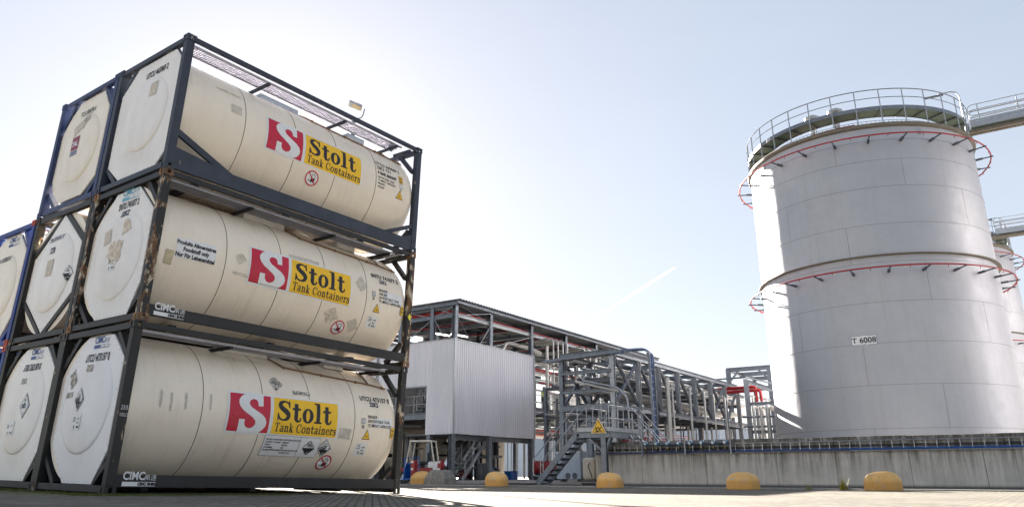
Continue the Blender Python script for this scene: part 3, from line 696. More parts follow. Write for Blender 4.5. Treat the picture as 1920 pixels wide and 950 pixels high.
# end plates (s = -y)
def P(key, fn, name='plate_marking'):
    A = Art(); fn(A); on_plate(A, name, key)
P('a2', lambda A: A.text('UTCU 465969 2', -1.38, 2.10, .17, 'black', .005, .66, 1), 'serial_number')
P('a2', lambda A: torn(A, -1.05, 1.62, -.80, 1.90, 'patch_grey', .004, 0, 1, 21), 'torn_sticker')
P('a1', lambda A: (A.text('SNTU 741077 2', -1.47, 2.10, .17, 'black', .005, .62, 1), A.text('22K2', -1.30, 1.95, .15, 'navy_print', .006, .85, 1)), 'serial_number')
P('a1', lambda A: maker_mark(A, -1.40, 2.255, .56, 'cyan_print', 1, sub='white_film'), 'maker_mark')
P('a1', lambda A: (torn(A, -1.74, 1.50, -1.50, 1.76, 'patch_grey', .006, .2, 1, 22), torn(A, -1.48, 1.15, -1.05, 1.5, 'patch', .06, 0, 1, 23), torn(A, -1.1, 1.6, -.88, 1.85, 'patch', .04, .3, 1, 24)), 'torn_sticker')
P('a1', lambda A: (A.rect(-1.42, .98, -1.16, 1.22, 'white_film', 1), A.text('26', -1.40, 1.11, .11, 'black', 0, .8, 2), A.text('4', -1.37, .99, .11, 'black', 0, .8, 2), A.text('cbm', -1.27, 1.14, .05, 'black', 0, .9, 2), A.text('Bar', -1.27, 1.08, .05, 'black', 0, .9, 2), A.text('BARI', -1.27, 1.01, .05, 'black', .001, .9, 2)), 'volume_label')
P('a0', lambda A: A.text('UTCU 473157 0', -1.47, 2.02, .18, 'black', .005, .62, 1), 'serial_number')
P('a0', lambda A: maker_mark(A, -1.30, 2.235, .48, 'blue_print', 1, sub='white_film'), 'maker_mark')
P('a0', lambda A: diamond(A, -1.40, 1.42, .16, '3265', 1.2), 'hazard_diamond')
P('a0', lambda A: (torn(A, -1.88, 1.62, -1.68, 1.92, 'patch_dark', .015, .7, 1, 25), torn(A, -1.90, 1.46, -1.68, 1.55, 'patch_dark', .01, 0, 1, 26), torn(A, -1.36, 1.86, -1.15, 1.97, 'patch_dark', .004, 0, 1, 27)), 'torn_sticker')
P('a0', lambda A: (A.rect(-1.49, .94, -1.22, 1.18, 'white_film', 1), A.text('25', -1.47, 1.07, .11, 'black', 0, .8, 2), A.text('4', -1.43, .95, .11, 'black', 0, .8, 2), A.text('cbm', -1.33, 1.10, .05, 'black', 0, .9, 2), A.text('Bar', -1.33, 1.04, .05, 'black', 0, .9, 2), A.text('BARI', -1.33, .97, .05, 'black', .001, .9, 2)), 'volume_label')
P('b2', lambda A: A.text('TCLU 806706 6', -1.50, 2.05, .15, 'black', .002, .66, 1), 'serial_number')
P('b2', lambda A: (A.rect(-1.50, 1.26, -1.20, 1.56, 'maroon', 1), A.text('TAL', -1.47, 1.35, .15, 'white_film', .006, .9, 2), A.rect(-1.50, 1.20, -1.20, 1.235, 'blue_print', 1), A.rect(-1.50, 1.15, -1.20, 1.18, 'blue_print', 1)), 'company_panel')
P('b2', lambda A: (torn(A, -1.55, 1.66, -1.1, 1.88, 'patch_grey', .02, .3, 1, 28), torn(A, -1.20, 1.80, -.95, 2.0, 'patch_dark', .01, .5, 1, 29)), 'torn_sticker')
P('b1', lambda A: A.text('TTNU 814141 9', -1.66, 1.93, .15, 'navy_print', .003, .66, 1), 'serial_number')
P('b1', lambda A: (A.rect(-1.42, 1.68, -1.22, 1.80, 'black', 1), A.text('22K2', -1.41, 1.70, .1, 'white_film', .002, .75, 2), torn(A, -1.42, 1.22, -1.15, 1.55, 'patch_grey', .004, 0, 1, 30), diamond(A, -.50, 1.18, .16)), 'torn_sticker')
P('b0', lambda A: A.text('STBU 262150 0', -1.47, 2.03, .17, 'black', .005, .62, 1), 'serial_number')
P('b0', lambda A: maker_mark(A, -1.30, 2.235, .48, 'blue_print', 1, sub='white_film'), 'maker_mark')
P('b0', lambda A: A.text('22K2', -1.42, 1.80, .13, 'grey_print', .004, .8, 1), 'size_code')
P('b0', lambda A: diamond(A, -1.05, 1.40, .2, '2022', 1.15, skull=True), 'hazard_diamond')
P('b0', lambda A: (A.rect(-1.62, .88, -1.32, 1.14, 'white_film', 1), A.text('26', -1.6, 1.02, .1, 'black', 0, .8, 2), A.text('4', -1.56, .9, .1, 'black', 0, .8, 2), A.text('cbm', -1.45, 1.05, .05, 'black', 0, .9, 2), A.text('BARI', -1.45, .92, .05, 'black', .001, .9, 2)), 'volume_label')
P('c1', lambda A: maker_mark(A, -1.25, 2.2, .5, 'blue_print', 1, sub='white_film'), 'maker_mark')
P('c1', lambda A: A.text('SNTU 830869 0', -1.60, 1.86, .16, 'black', .002, .66, 1), 'serial_number')
# yellow tag on the far rusty post
posts = [c for c in cont['a1'][0].children if c.name.startswith('post')]
A = Art(); A.poly([(L - .076, 1.02), (L - .02, 1.10), (L - .076, 1.18), (L - .132, 1.10)], 'tag_yellow', 1)
A.build('yellow_tag', lambda u, v, off: (u, -.001 - off, v), posts[2])
A = Art()
A.text('23/5', .02, 1.22, .09, 'white_film', 0, .7, 1); A.text('OSLO', .02, 1.12, .07, 'white_film', 0, .7, 1)
posts0 = [c for c in cont['a0'][0].children if c.name.startswith('post')]
A.build('chalk_writing', lambda u, v, off: (u, -.001 - off, v), posts0[0])

# ------------------------------------------------------------------ ground
def sstep(a, b, x):
    t = min(1, max(0, (x - a) / (b - a))); return t * t * (3 - 2 * t)
def plane_z(x, y): return .159 - .01722 * (x - 6.306) + .01376 * (y - 11.42) + (-.01722 * 0)
def gz(x, y):
    fade = (1 - sstep(22, 34, y)) * (1 - sstep(12.9, 20, x)) * sstep(-60, -20, x) * sstep(-40, -10, y)
    return max(0, plane_z(x, y)) * fade
bm = bmesh.new(); xs = [-400, -150, -60] + [-30 + i * 1.0 for i in range(61)] + [60, 150, 400, 2500]; ys = [-2500, -400, -150, -60] + [-30 + i * 1.0 for i in range(76)] + [90, 150, 400, 2500]
g = [[bm.verts.new((x, y, gz(x, y) - .004)) for y in ys] for x in xs]
for i in range(len(xs) - 1):
    for j in range(len(ys) - 1): bm.faces.new((g[i][j], g[i + 1][j], g[i + 1][j + 1], g[i][j + 1]))
me = bpy.data.meshes.new('ground'); bm.to_mesh(me); bm.free()
for p in me.polygons: p.use_smooth = True
m, nt, bs = newmat('block_paving')
v = coords(nt, rot=(0, 0, R(-44)))
br = nt.nodes.new('ShaderNodeTexBrick'); br.inputs['Scale'].default_value = 1.0
br.inputs['Brick Width'].default_value = .21; br.inputs['Row Height'].default_value = .105; br.inputs['Mortar Size'].default_value = .011; br.inputs['Mortar Smooth'].default_value = .25
br.inputs['Color1'].default_value = (1, 1, 1, 1); br.inputs['Color2'].default_value = (.55, .55, .55, 1); br.inputs['Mortar'].default_value = (0, 0, 0, 1)
wob = nt.nodes.new('ShaderNodeVectorMath'); wob.operation = 'MULTIPLY_ADD'; ntx = nt.nodes.new('ShaderNodeTexNoise'); ntx.inputs['Scale'].default_value = 1.3; nt.links.new(v, ntx.inputs['Vector'])
nt.links.new(ntx.outputs['Color'], wob.inputs[0]); wob.inputs[1].default_value = (.03, .03, 0); nt.links.new(v, wob.inputs[2]); nt.links.new(wob.outputs[0], br.inputs['Vector'])
n1 = noise(nt, v, 3.5, 8, .7); n2 = noise(nt, v, .35, 6, .6); n3 = noise(nt, v, 26, 5, .7)
c = mixrgb(nt, ramp(nt, n1, .35, .7), (.14, .131, .118), (.27, .254, .235)); c = mixrgb(nt, ramp(nt, n2, .42, .62, 0, .5), c, (.31, .275, .235))
c = mixrgb(nt, .6, c, br.outputs['Color'], 'MULTIPLY')
c = mixrgb(nt, ramp(nt, n3, .55, .70, 0, .6), c, (.11, .10, .09))
c = mixrgb(nt, ramp(nt, noise(nt, coords(nt, (1, 1, 1)), .9, 9, .78, .8), .53, .66, 0, .65), c, (.10, .088, .075))
joint = mixrgb(nt, ramp(nt, noise(nt, v, 1.7, 6, .7), .45, .62), (.085, .08, .07), (.07, .095, .03))
c = mixrgb(nt, br.outputs['Fac'], c, joint)
gp_ = coords(nt); sx = nt.nodes.new('ShaderNodeSeparateXYZ'); nt.links.new(gp_, sx.inputs[0])
def mul(nt, a, b):
    n = nt.nodes.new('ShaderNodeMath'); n.operation = 'MULTIPLY'; nt.links.new(a, n.inputs[0]); nt.links.new(b, n.inputs[1]); return n.outputs[0]
mo = mul(nt, mul(nt, ramp(nt, sx.outputs['X'], 4.6, 6.1), ramp(nt, sx.outputs['Y'], 10.9, 11.4)), ramp(nt, sx.outputs['X'], 7.6, 6.9))
mo = mul(nt, mo, ramp(nt, noise(nt, gp_, 2.6, 8, .75), .44, .56))
c = mixrgb(nt, mo, c, mixrgb(nt, ramp(nt, noise(nt, gp_, 30, 4), .35, .65), (.05, .07, .015), (.16, .19, .04)))
nt.links.new(c, bs.inputs['Base Color']); bs.inputs['Roughness'].default_value = .9; bs.inputs['Specular IOR Level'].default_value = .03
inv = nt.nodes.new('ShaderNodeMath'); inv.operation = 'MULTIPLY_ADD'; nt.links.new(br.outputs['Fac'], inv.inputs[0]); inv.inputs[1].default_value = -1.2; nt.links.new(n1, inv.inputs[2])
bump(nt, bs, inv.outputs[0], .7, .02); M['paving'] = m
me.materials.append(m); o = bpy.data.objects.new('ground', me); COL.objects.link(o); tag(o, kind='structure')
# asphalt strip between the kerb and the bund wall, concrete apron under the plant
M['asphalt'] = simple('worn_asphalt', (.075, .078, .085), .85, var=.25, scale=4, bmp=.3)
M['kerb'] = simple('kerb_concrete', (.30, .29, .27), .8, var=.2, bmp=.2)
M['apron'] = simple('apron_concrete', (.36, .33, .30), .85, var=.15, scale=1.5)
o = MB().box(25.3, 30.6, -45, 60, -.05, .006).build('service_road', 'asphalt'); tag(o, kind='structure')
mb = MB(); y = -44.9
while y < 40: mb.box(25.1, 25.3, y, y + .985, -.05, .035 + random.uniform(-.004, .004)); y += 1.0
o = mb.build('kerb', 'kerb', bevel=.01); tag(o, kind='structure')
o = MB().box(30.6, 75, 16.2, 60, -.05, .11).build('concrete_apron', 'apron'); tag(o, kind='structure')
o = MB().box(30.6, 110, -60, 16.15, -.05, .03).build('bund_floor', 'apron'); tag(o, kind='structure')

# moss, grass tufts
M['moss'] = simple('moss', (.11, .13, .025), .95, var=.3, scale=20)
mb = MB(); rnd = random.Random(3)
def tri_blades(mb, x, y, z, n, spread, h, w=.004):
    for _ in range(n):
        a = rnd.uniform(0, 6.28); r = spread * rnd.random() ** .7; px, py = x + r * math.cos(a), y + r * math.sin(a); hh = h * rnd.uniform(.4, 1); b = rnd.uniform(0, 6.28); l = rnd.uniform(0, .5) * hh
        ww = w * rnd.uniform(.7, 1.4)
        mb.add([(px - ww * math.sin(b), py + ww * math.cos(b), z), (px + ww * math.sin(b), py - ww * math.cos(b), z), (px + l * math.cos(b), py + l * math.sin(b), z + hh)], [(0, 1, 2)])
def cl(u, v): p = MC @ Vector((u, v, 0)); return p.x, p.y
for i in range(4200):
    t = rnd.random()
    if t < .62: u, v = rnd.uniform(-.55, -.0) * rnd.random() ** .5, rnd.uniform(-.4, 9.5)
    else: u, v = rnd.uniform(-.5, 3.2) * 1, rnd.uniform(-.22, .0)
    if math.sin(v * 5.1 + u * 3) + math.sin(v * 1.7 + 2) + rnd.uniform(-1, 1) < -.3: continue
    x, y = cl(u, v); tri_blades(mb, x, y, gz(x, y) - .004, 4, .04, .03, .008)
o = mb.build('moss', 'moss', recalc=False); tag(o, 'low green moss growing along the foot of the stacked tank containers', kind='stuff')
mb = MB()
for i in range(1500):
    y = rnd.uniform(-3, 24); x = 25.06 + rnd.uniform(-.14, .05)
    if math.sin(y * 2.1) + math.sin(y * .77) + rnd.uniform(-1, 1) < .2: continue
    tri_blades(mb, x, y, -.004, 2, .03, .02, .008)
for i in range(1500):
    y = rnd.uniform(-3, 15.8); x = 29.97 + rnd.uniform(-.05, .0)
    tri_blades(mb, x, y, .006, 2, .03, .03, .008)
o = mb.build('weeds', 'moss', recalc=False); tag(o, 'thin weeds along the kerb and the foot of the concrete wall', kind='stuff')
M['grass'] = simple('dry_yellow_grass', (.42, .33, .05), .8, var=.25, scale=10)
M['grass2'] = simple('green_grass', (.16, .19, .03), .8)
for (x, y, n, h, lb) in ((24.9, 5.0, 90, .42, 'tall yellowish grass tuft between the two right-hand bollards'), (25.0, 6.0, 30, .16, 'small low grass tuft left of the tall yellowish one')):
    mb = MB(); tri_blades(mb, x, y, -.01, n, .09, h, .008); tri_blades(mb, x, y, -.01, n // 2, .12, h * .5, .008)
    for i, f in enumerate(mb.f): mb.m[i] = i % 3 == 0
    tag(mb.build('grass_tuft', ['grass', 'grass2'], recalc=False), lb, 'grass tuft')

# ------------------------------------------------------------------ bund wall
m, nt, bs = newmat('stained_concrete'); v = coords(nt)
c = mixrgb(nt, ramp(nt, noise(nt, v, 1.1, 8, .7), .3, .7), (.40, .385, .355), (.60, .575, .535))
vs = coords(nt, (1, 2.6, .16)); st = ramp(nt, noise(nt, vs, 1.7, 8, .75, .3), .44, .64)
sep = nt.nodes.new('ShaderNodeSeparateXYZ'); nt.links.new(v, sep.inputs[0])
hi = ramp(nt, sep.outputs['Z'], .3, 1.3, .22, .95)
mm = nt.nodes.new('ShaderNodeMath'); mm.operation = 'MULTIPLY'; nt.links.new(st, mm.inputs[0]); nt.links.new(hi, mm.inputs[1])
c = mixrgb(nt, mm.outputs[0], c, (.075, .072, .045))
topd = ramp(nt, sep.outputs['Z'], 1.36, 1.60, 0, .85)
m2 = nt.nodes.new('ShaderNodeMath'); m2.operation = 'MULTIPLY'; nt.links.new(topd, m2.inputs[0]); nt.links.new(ramp(nt, noise(nt, coords(nt, (1, 2, 1)), 2.2, 6, .7), .28, .55), m2.inputs[1])
c = mixrgb(nt, m2.outputs[0], c, (.06, .055, .045))
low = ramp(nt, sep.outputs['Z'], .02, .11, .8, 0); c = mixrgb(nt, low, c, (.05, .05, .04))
c = mixrgb(nt, ramp(nt, noise(nt, v, 45, 4, .6), .66, .74, 0, .45), c, (.12, .11, .10))
nt.links.new(c, bs.inputs['Base Color']); bs.inputs['Roughness'].default_value = .88; bump(nt, bs, noise(nt, v, 20, 6, .7), .35, .01); M['concrete'] = m
wall = thing('bund_wall', 'long stained grey concrete wall in front of the storage tanks', 'wall', (30, 15.9, 0))
y = 15.9; k = 0
widths = [1.15, 1.0, 2.75, 2.75, 2.1, 2.4, 2.2, 2.6] + [2.5] * 14
for w in widths:
    h = 1.735 + (.012 if k % 2 else 0); mb = MB(); mb.box(0, .25, y - w + .005 - 15.9, y - .005 - 15.9, 0, h - .004 * k); mb.build('wall_panel', 'concrete', wall, bevel=.012); y -= w; k += 1
MB().box(.04, .21, y - 15.9, 0, .0, 1.66).build('joint_filler', 'rubber', wall)
MB().box(.25, 6, -.25, 0, 0, 1.72).build('return_panel', 'concrete', wall)

# cable ladder on the wall
cl_ = thing('cable_ladder', 'horizontal metal cable ladder with a blue cable along the concrete wall', 'cable ladder', (29.9, 15.8, 0))
Y0, Y1 = 0., -36.
for z in (1.22, 1.56): MB().box(-.03, .03, Y1, Y0, z, z + .035).build('rail', 'galv', cl_)
for i in range(100):
    y = Y0 - .2 - i * .345
    if y > Y1: MB().box(-.015, .015, y - .013, y + .013, 1.255, 1.56).build('rung', 'galv_lt', cl_)
mb = MB().tube([(-.005, Y1, 1.285), (-.005, Y0, 1.285)], .026, 6); mb.tube([(.005, Y1, 1.32), (.005, -2.5, 1.32)], .018, 6); mb.build('blue_cables', 'blue_cable', cl_)
mb = MB(); 
for q, z in enumerate((1.37, 1.40, 1.43)): mb.tube([(-.0, Y1, z), (0, -10, z + .01), (0, Y0, z)], .013, 6)
mb.build('black_cables', 'rubber', cl_)
MB().box(-.045, .035, -10.2, Y0, 1.235, 1.30).build('cable_tray', 'navy_cable', cl_)
# row of eight transmitters on a dark pipe
hdr = thing('header_pipe', 'dark horizontal pipe carrying eight blue transmitters on the concrete wall', 'pipe', (29.75, 0, 0))
MB().tube([(0, 13.55, 1.60), (0, 9.85, 1.60)], .07, 12).build('pipe', 'steel_dk', hdr, smooth=True)
for y in (13.55, 11.7, 9.85): MB().box(-.10, -.04, y - .03, y + .03, 1.10, 1.70).build('bracket', 'galv', hdr)
def transmitter(y):
    t = thing('pressure_transmitter', 'x', 'gauge', (29.62, y, 1.62), group='blue transmitters on the dark wall pipe')
    MB().lathe([(0, -.10), (.075, -.10), (.09, -.08), (.09, .05), (.075, .07), (0, .07)], 'x', (0, 0, 0), 14).build('housing', 'transmitter', t, smooth=True)
    MB().lathe([(0, -.112), (.05, -.112), (.05, -.098)], 'x', (0, 0, 0), 12).build('dial', 'galv_lt', t)
    MB().tube([(0, 0, -.07), (0, 0, -.17)], .03, 8).build('stem', 'steel_dk', t)
    MB().box(-.06, .05, -.05, .06, -.31, -.17).build('valve_block', 'rubber', t)
    MB().box(-.075, -.055, -.012, .018, -.20, -.165).build('knob', 'warn', t)
    MB().tube([(0, -.06, -.05), (0, -.13, -.12), (0, -.12, -.28), (.03, -.04, -.34)], .008, 5).build('tubing', 'galv', t)
    return t
ordn = ['first', 'second', 'third', 'fourth', 'fifth', 'sixth', 'seventh', 'eighth']
p = transmitter(13.35)
for i in range(8):
    q = p if i == 0 else copy_tree(p); q.location.y = 13.35 - i * .475
    q['label'] = 'round blue-grey transmitter on the wall pipe, %s from the stair end' % ordn[i]

# ------------------------------------------------------------------ bollards
m, nt, bs = newmat('weathered_yellow_concrete'); v0_ = coords(nt)
oi = nt.nodes.new('ShaderNodeObjectInfo'); va = nt.nodes.new('ShaderNodeVectorMath'); va.operation = 'MULTIPLY_ADD'; va.inputs[1].default_value = (37, 53, 71); nt.links.new(oi.outputs['Random'], va.inputs[0]); nt.links.new(v0_, va.inputs[2]); v = va.outputs[0]
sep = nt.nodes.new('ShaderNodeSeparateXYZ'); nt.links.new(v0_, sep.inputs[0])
c = mixrgb(nt, ramp(nt, noise(nt, v, 5, 7, .7), .3, .7), (.56, .33, .10), (.68, .44, .17))
c = mixrgb(nt, ramp(nt, noise(nt, v, 40, 5, .7), .58, .66, 0, .6), c, (.22, .13, .05))
c = mixrgb(nt, ramp(nt, noise(nt, v, 3.2, 8, .75, .5), .56, .60, 0, .75), c, (.40, .36, .30))
c = mixrgb(nt, ramp(nt, noise(nt, v, 2.0, 7, .7), .55, .7, 0, .5), c, (.16, .12, .07))
c = mixrgb(nt, ramp(nt, sep.outputs['Z'], .22, .30, .55, 0), c, (.46, .22, .04))
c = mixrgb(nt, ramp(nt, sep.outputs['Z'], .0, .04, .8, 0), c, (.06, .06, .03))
nt.links.new(c, bs.inputs['Base Color']); bs.inputs['Roughness'].default_value = .75; bump(nt, bs, noise(nt, v, 60, 5, .7), .5, .006); M['bollard'] = m
def bollard_mesh(w, h):
    mb = MB(); n = 36; prof = [(1.0, -.02), (1.0, .0), (.995, .42), (.975, .55), (.925, .67), (.84, .78), (.71, .875), (.52, .95), (.27, .99), (0, 1.0)]; vs = []
    for (r, z) in prof[:-1]:
        for j in range(n):
            t = 2 * math.pi * j / n; c, s = math.cos(t), math.sin(t); e = .64
            vs.append((r * w * .40 * math.copysign(abs(c) ** e, c) * (.86 if False else 1), r * w / 2 * math.copysign(abs(s) ** e, s), z * h))
    vs.append((0, 0, h * 1.0)); fs = []
    for i in range(len(prof) - 2):
        for j in range(n): fs.append((i * n + j, i * n + (j + 1) % n, (i + 1) * n + (j + 1) % n, (i + 1) * n + j))
    for j in range(n): fs.append(((len(prof) - 2) * n + j, (len(prof) - 2) * n + (j + 1) % n, len(vs) - 1))
    rq = random.Random(w * 97 + h); ph = [rq.uniform(0, 6) for _ in range(6)]
    vs = [(a * (1 + .018 * math.sin(3 * b + ph[0]) + .012 * math.sin(9 * c_ + ph[1])), b * (1 + .02 * math.sin(4 * a + ph[2])), c_ * (1 + .03 * math.sin(5 * b + ph[3]) * (c_ > .1)) ) for a, b, c_ in vs]
    mb.add(vs, fs); return mb
for (x, y, w, h, lb) in ((24.2, 3.8, .98, .52, 'rightmost yellow concrete bollard, below the tank signboard'), (23.75, 7.6, .93, .50, 'yellow concrete bollard in front of the wall, second from the right'),
                         (23.9, 12.15, .88, .50, 'yellow concrete bollard directly below the triangular EX sign'), (24.4, 17.15, .86, .53, 'yellow concrete bollard in front of the grey clad box'),
                         (26.5, 22.7, .88, .56, 'yellow concrete bollard half hidden behind the tapered concrete block')):
    o = bollard_mesh(w, h).build('bollard', 'bollard', smooth=True); o.location = (x, y, -.004 if x < 25 else .006); o.rotation_euler.z = random.uniform(-.1, .1); tag(o, lb, 'bollard', 'yellow bollards along the kerb')
# concrete block, red hydrant posts
mb = MB(); w, d, h = .52, .34, .60
mb.add([(-w * .9, -w, 0), (w * .9, -w, 0), (w * .9, w, 0), (-w * .9, w, 0), (-w * .88, -w * .97, .26), (w * .88, -w * .97, .26), (w * .88, w * .97, .26), (-w * .88, w * .97, .26),
        (-d * .8, -d, h), (d * .8, -d, h), (d * .8, d, h), (-d * .8, d, h)],
       [(0, 3, 2, 1), (8, 9, 10, 11)] + [(a + i, a + (i + 1) % 4, a + 4 + (i + 1) % 4, a + 4 + i) for a in (0, 4) for i in range(4)])
o = mb.build('concrete_block', 'old_concrete', bevel=.02); o.location = (25.9, 21.1, .006); tag(o, 'tapered grey concrete block beside the half hidden bollard', 'concrete block')
def hydrant(x, y, lb):
    t = thing('hydrant_post', lb, 'hydrant', (x, y, .006), group='red hydrant posts')
    MB().box(-.09, .09, -.09, .09, 0, .80).build('column', 'red_mach', t, bevel=.01)
    MB().box(-.10, .11, -.13, .11, .66, 1.02).build('head', 'red_mach', t, bevel=.03)
    for z in (.60, .90): MB().box(-.124, -.118, -.07, .07, z, z + .09).build('reflective_band', 'white_paint', t)
    MB().tube([(0, -.12, .8), (0, -.24, .8)], .05, 10).build('outlet', 'red_mach', t); return t
hydrant(26.3, 22.95, 'red hydrant post with white bands beside the stacked containers')
hydrant(27.6, 22.5, 'red hydrant post rising behind the tapered concrete block')

# ------------------------------------------------------------------ storage tanks
m, nt, bs = newmat('tank_aluminium_sheet'); v = coords(nt)
c = mixrgb(nt, ramp(nt, noise(nt, v, .45, 5, .6), .3, .7), (.43, .435, .46), (.52, .52, .54))
vs = coords(nt, (1, 1, .12)); c = mixrgb(nt, ramp(nt, noise(nt, vs, 1.6, 6, .7), .55, .8, 0, .4), c, (.40, .39, .39))
vh = coords(nt, (1, 1, 14)); c = mixrgb(nt, ramp(nt, noise(nt, vh, 1.2, 6, .8), .68, .71, 0, .5), c, (.20, .20, .22))
c = mixrgb(nt, ramp(nt, noise(nt, coords(nt, (1, 1, .05)), 3.2, 7, .75), .50, .70, 0, .25), c, (.34, .33, .32))
c = mixrgb(nt, ramp(nt, noise(nt, coords(nt, (1, 1, 1)), .22, 4, .5), .4, .62, 0, .5), c, (.36, .37, .42))
nt.links.new(c, bs.inputs['Base Color']); bs.inputs['Metallic'].default_value = .42
nt.links.new(ramp(nt, noise(nt, v, 2.2, 5), .3, .7, .48, .60), bs.inputs['Roughness'])
bump(nt, bs, noise(nt, coords(nt, (1, 1, .4)), 1.3, 3), .18, .05); M['tank_sheet'] = m
M['tank_seam'] = flat('tank_seam', (.27, .27, .28), .6, .3)
M['rim'] = simple('weathered_rim_steel', (.22, .19, .15), .6, .3)
TRD = 6.3
def storage_tank(loc, label, main=True, azc=188.):
    t = thing('storage_tank', label, 'storage tank', loc, group='tall silver storage tanks')
    sh = MB().lathe([(TRD, .0), (TRD, 18.55)], 'z', (0, 0, 0), 160).build('shell', 'tank_sheet', t, smooth=True)
    MB().lathe([(TRD + .05, 0), (TRD + .05, .5), (TRD, .52)], 'z', (0, 0, 0), 120).build('skirt', 'tank_sheet', t, smooth=True)
    MB().lathe([(TRD, 18.45), (TRD + .16, 18.50), (TRD + .18, 18.62), (TRD + .10, 18.70), (TRD - .25, 18.74), (4.0, 19.05), (2, 19.2), (0, 19.25)], 'z', (0, 0, 0), 120).build('roof', ['rim'], t, smooth=True)
    zs = [.5, 2.56, 4.65, 6.73, 8.82, 10.9, 12.96, 15.03, 16.56, 17.71]
    for z in zs[1:]: MB().lathe([(TRD - .01, -.012), (TRD + .006, -.012), (TRD + .006, .012), (TRD - .01, .012)], 'z', (0, 0, z), 160).build('ring_seam', 'tank_seam', sh)
    offs = {0: 0, 1: 1, 2: 0, 3: 1, 4: 2, 5: 0, 6: 2, 7: 1, 8: 0}
    base = {1: -150.4, 2: 179.1, 3: -121.3, 4: -148.8, 5: 179.2, 6: -120.5, 7: -151.5, 8: 179.0, 0: 179.0}
    for i in range(9):
        for k in range(4):
            mb = MB(); a = R(base[i] + 90 * k); c_, s_ = math.cos(a), math.sin(a); r = TRD + .004; w = .014
            mb.add([((r) * c_ - w * s_, r * s_ + w * c_, zs[i]), (r * c_ + w * s_, r * s_ - w * c_, zs[i]), (r * c_ + w * s_, r * s_ - w * c_, zs[i + 1]), (r * c_ - w * s_, r * s_ + w * c_, zs[i + 1])], [(0, 1, 2, 3)])
            mb.build('plate_seam', 'tank_seam', sh)
    MB().lathe([(TRD, -.03), (TRD + .20, -.02), (TRD + .20, .03), (TRD, .04)], 'z', (0, 0, 11.25), 120).build('wind_girder', 'rim', t, smooth=True)
    for z, dz in ((10.47, -.12), (17.72, -.12)):
        rr = TRD + .78
        rp = MB().tube([(rr * math.cos(2 * math.pi * i / 96), rr * math.sin(2 * math.pi * i / 96), z) for i in range(96)], .042, 8, closed=True).build('spray_ring', 'red_pipe', t, smooth=True)
        for k in range(24):
            a = R(azc + 7 + 15 * k); c_, s_ = math.cos(a), math.sin(a)
            mb = MB().beam(((TRD) * c_, TRD * s_, z + dz - .0), ((rr + .12) * c_, (rr + .12) * s_, z - .06), .05, .06); mb.beam((TRD * c_, TRD * s_, z + dz), ((TRD + .35) * c_, (TRD + .35) * s_, z + dz + .03), .12, .10)
            mb.build('ring_bracket', 'steel_dk', t)
            a += R(7.5); MB().tube([(rr * math.cos(a), rr * math.sin(a), z), (rr * math.cos(a), rr * math.sin(a), z - .11), ((rr - .06) * math.cos(a), (rr - .06) * math.sin(a), z - .14)], .018, 5).build('spray_nozzle', 'red_pipe', rp)
    # raised ring walkway with railing
    MB().lathe([(TRD + .02, 19.56), (TRD + .02, 19.60), (TRD - 1.0, 19.60), (TRD - 1.0, 19.56), (TRD + .02, 19.56)], 'z', (0, 0, 0), 120).build('walkway', 'green_grate', t)
    MB().lathe([(TRD + .03, 19.5), (TRD + .05, 19.5), (TRD + .05, 19.72), (TRD + .03, 19.72), (TRD + .03, 19.5)], 'z', (0, 0, 0), 120).build('toe_plate', 'galv', t)
    MB().lathe([(TRD - 1.0, 19.5), (TRD - .98, 19.5), (TRD - .98, 19.72), (TRD - 1.0, 19.72), (TRD - 1.0, 19.5)], 'z', (0, 0, 0), 120).build('toe_plate', 'galv_lt', t)
    rr = TRD + .06
    for z, rad in ((20.72, .028), (20.22, .022)): MB().tube([(rr * math.cos(2 * math.pi * i / 96), rr * math.sin(2 * math.pi * i / 96), z) for i in range(96)], rad, 6, closed=True).build('rail', 'galv', t, smooth=True)
    for k in range(32):
        a = R(azc + 4 + 11.25 * k); c_, s_ = math.cos(a), math.sin(a)
        MB().beam((rr * c_, rr * s_, 18.62), (rr * c_, rr * s_, 20.72), .055, .055).build('railing_post', 'galv_lt', t)
        MB().beam((rr * c_, rr * s_, 19.5), ((rr - 1.0) * c_, (rr - 1.0) * s_, 19.5), .05, .08).build('walkway_joist', 'steel_dk', t)
    # small cable ladder on the roof edge
    rr = TRD - .75; mb = MB()
    for z in (19.02, 19.20): mb.tube([(rr * math.cos(2 * math.pi * i / 96), rr * math.sin(2 * math.pi * i / 96), z) for i in range(96)], .014, 4, closed=True)
    for k in range(150): a = 2 * math.pi * k / 150; mb.beam((rr * math.cos(a), rr * math.sin(a), 19.02), (rr * math.cos(a), rr * math.sin(a), 19.2), .02, .02)
    mb.build('roof_cable_ladder', 'galv', t)
    rr = TRD - .95
    MB().tube([(rr * math.cos(R(azc + q)), rr * math.sin(R(azc + q)), 19.16) for q in range(-62, 8, 5)], .04, 6).build('roof_fire_pipe', 'red_pipe', t, smooth=True)
    for q in (-24, -8):
        x, y = (TRD - 1.5) * math.cos(R(azc + q)), (TRD - 1.5) * math.sin(R(azc + q))
        MB().lathe([(.18, 18.8), (.18, 20.35), (.42, 20.37), (.44, 20.5), (.26, 20.62), (0, 20.65)], 'z', (x, y, 0), 16).build('roof_vent', 'galv_lt', t, smooth=True)
    for q in (-52, 32):
        x, y = (TRD - .05) * math.cos(R(azc + q)), (TRD - .05) * math.sin(R(azc + q)); MB().box(x - .12, x + .12, y - .12, y + .12, 18.0, 18.3).build('inspection_box', 'galv_lt', t)
    return t
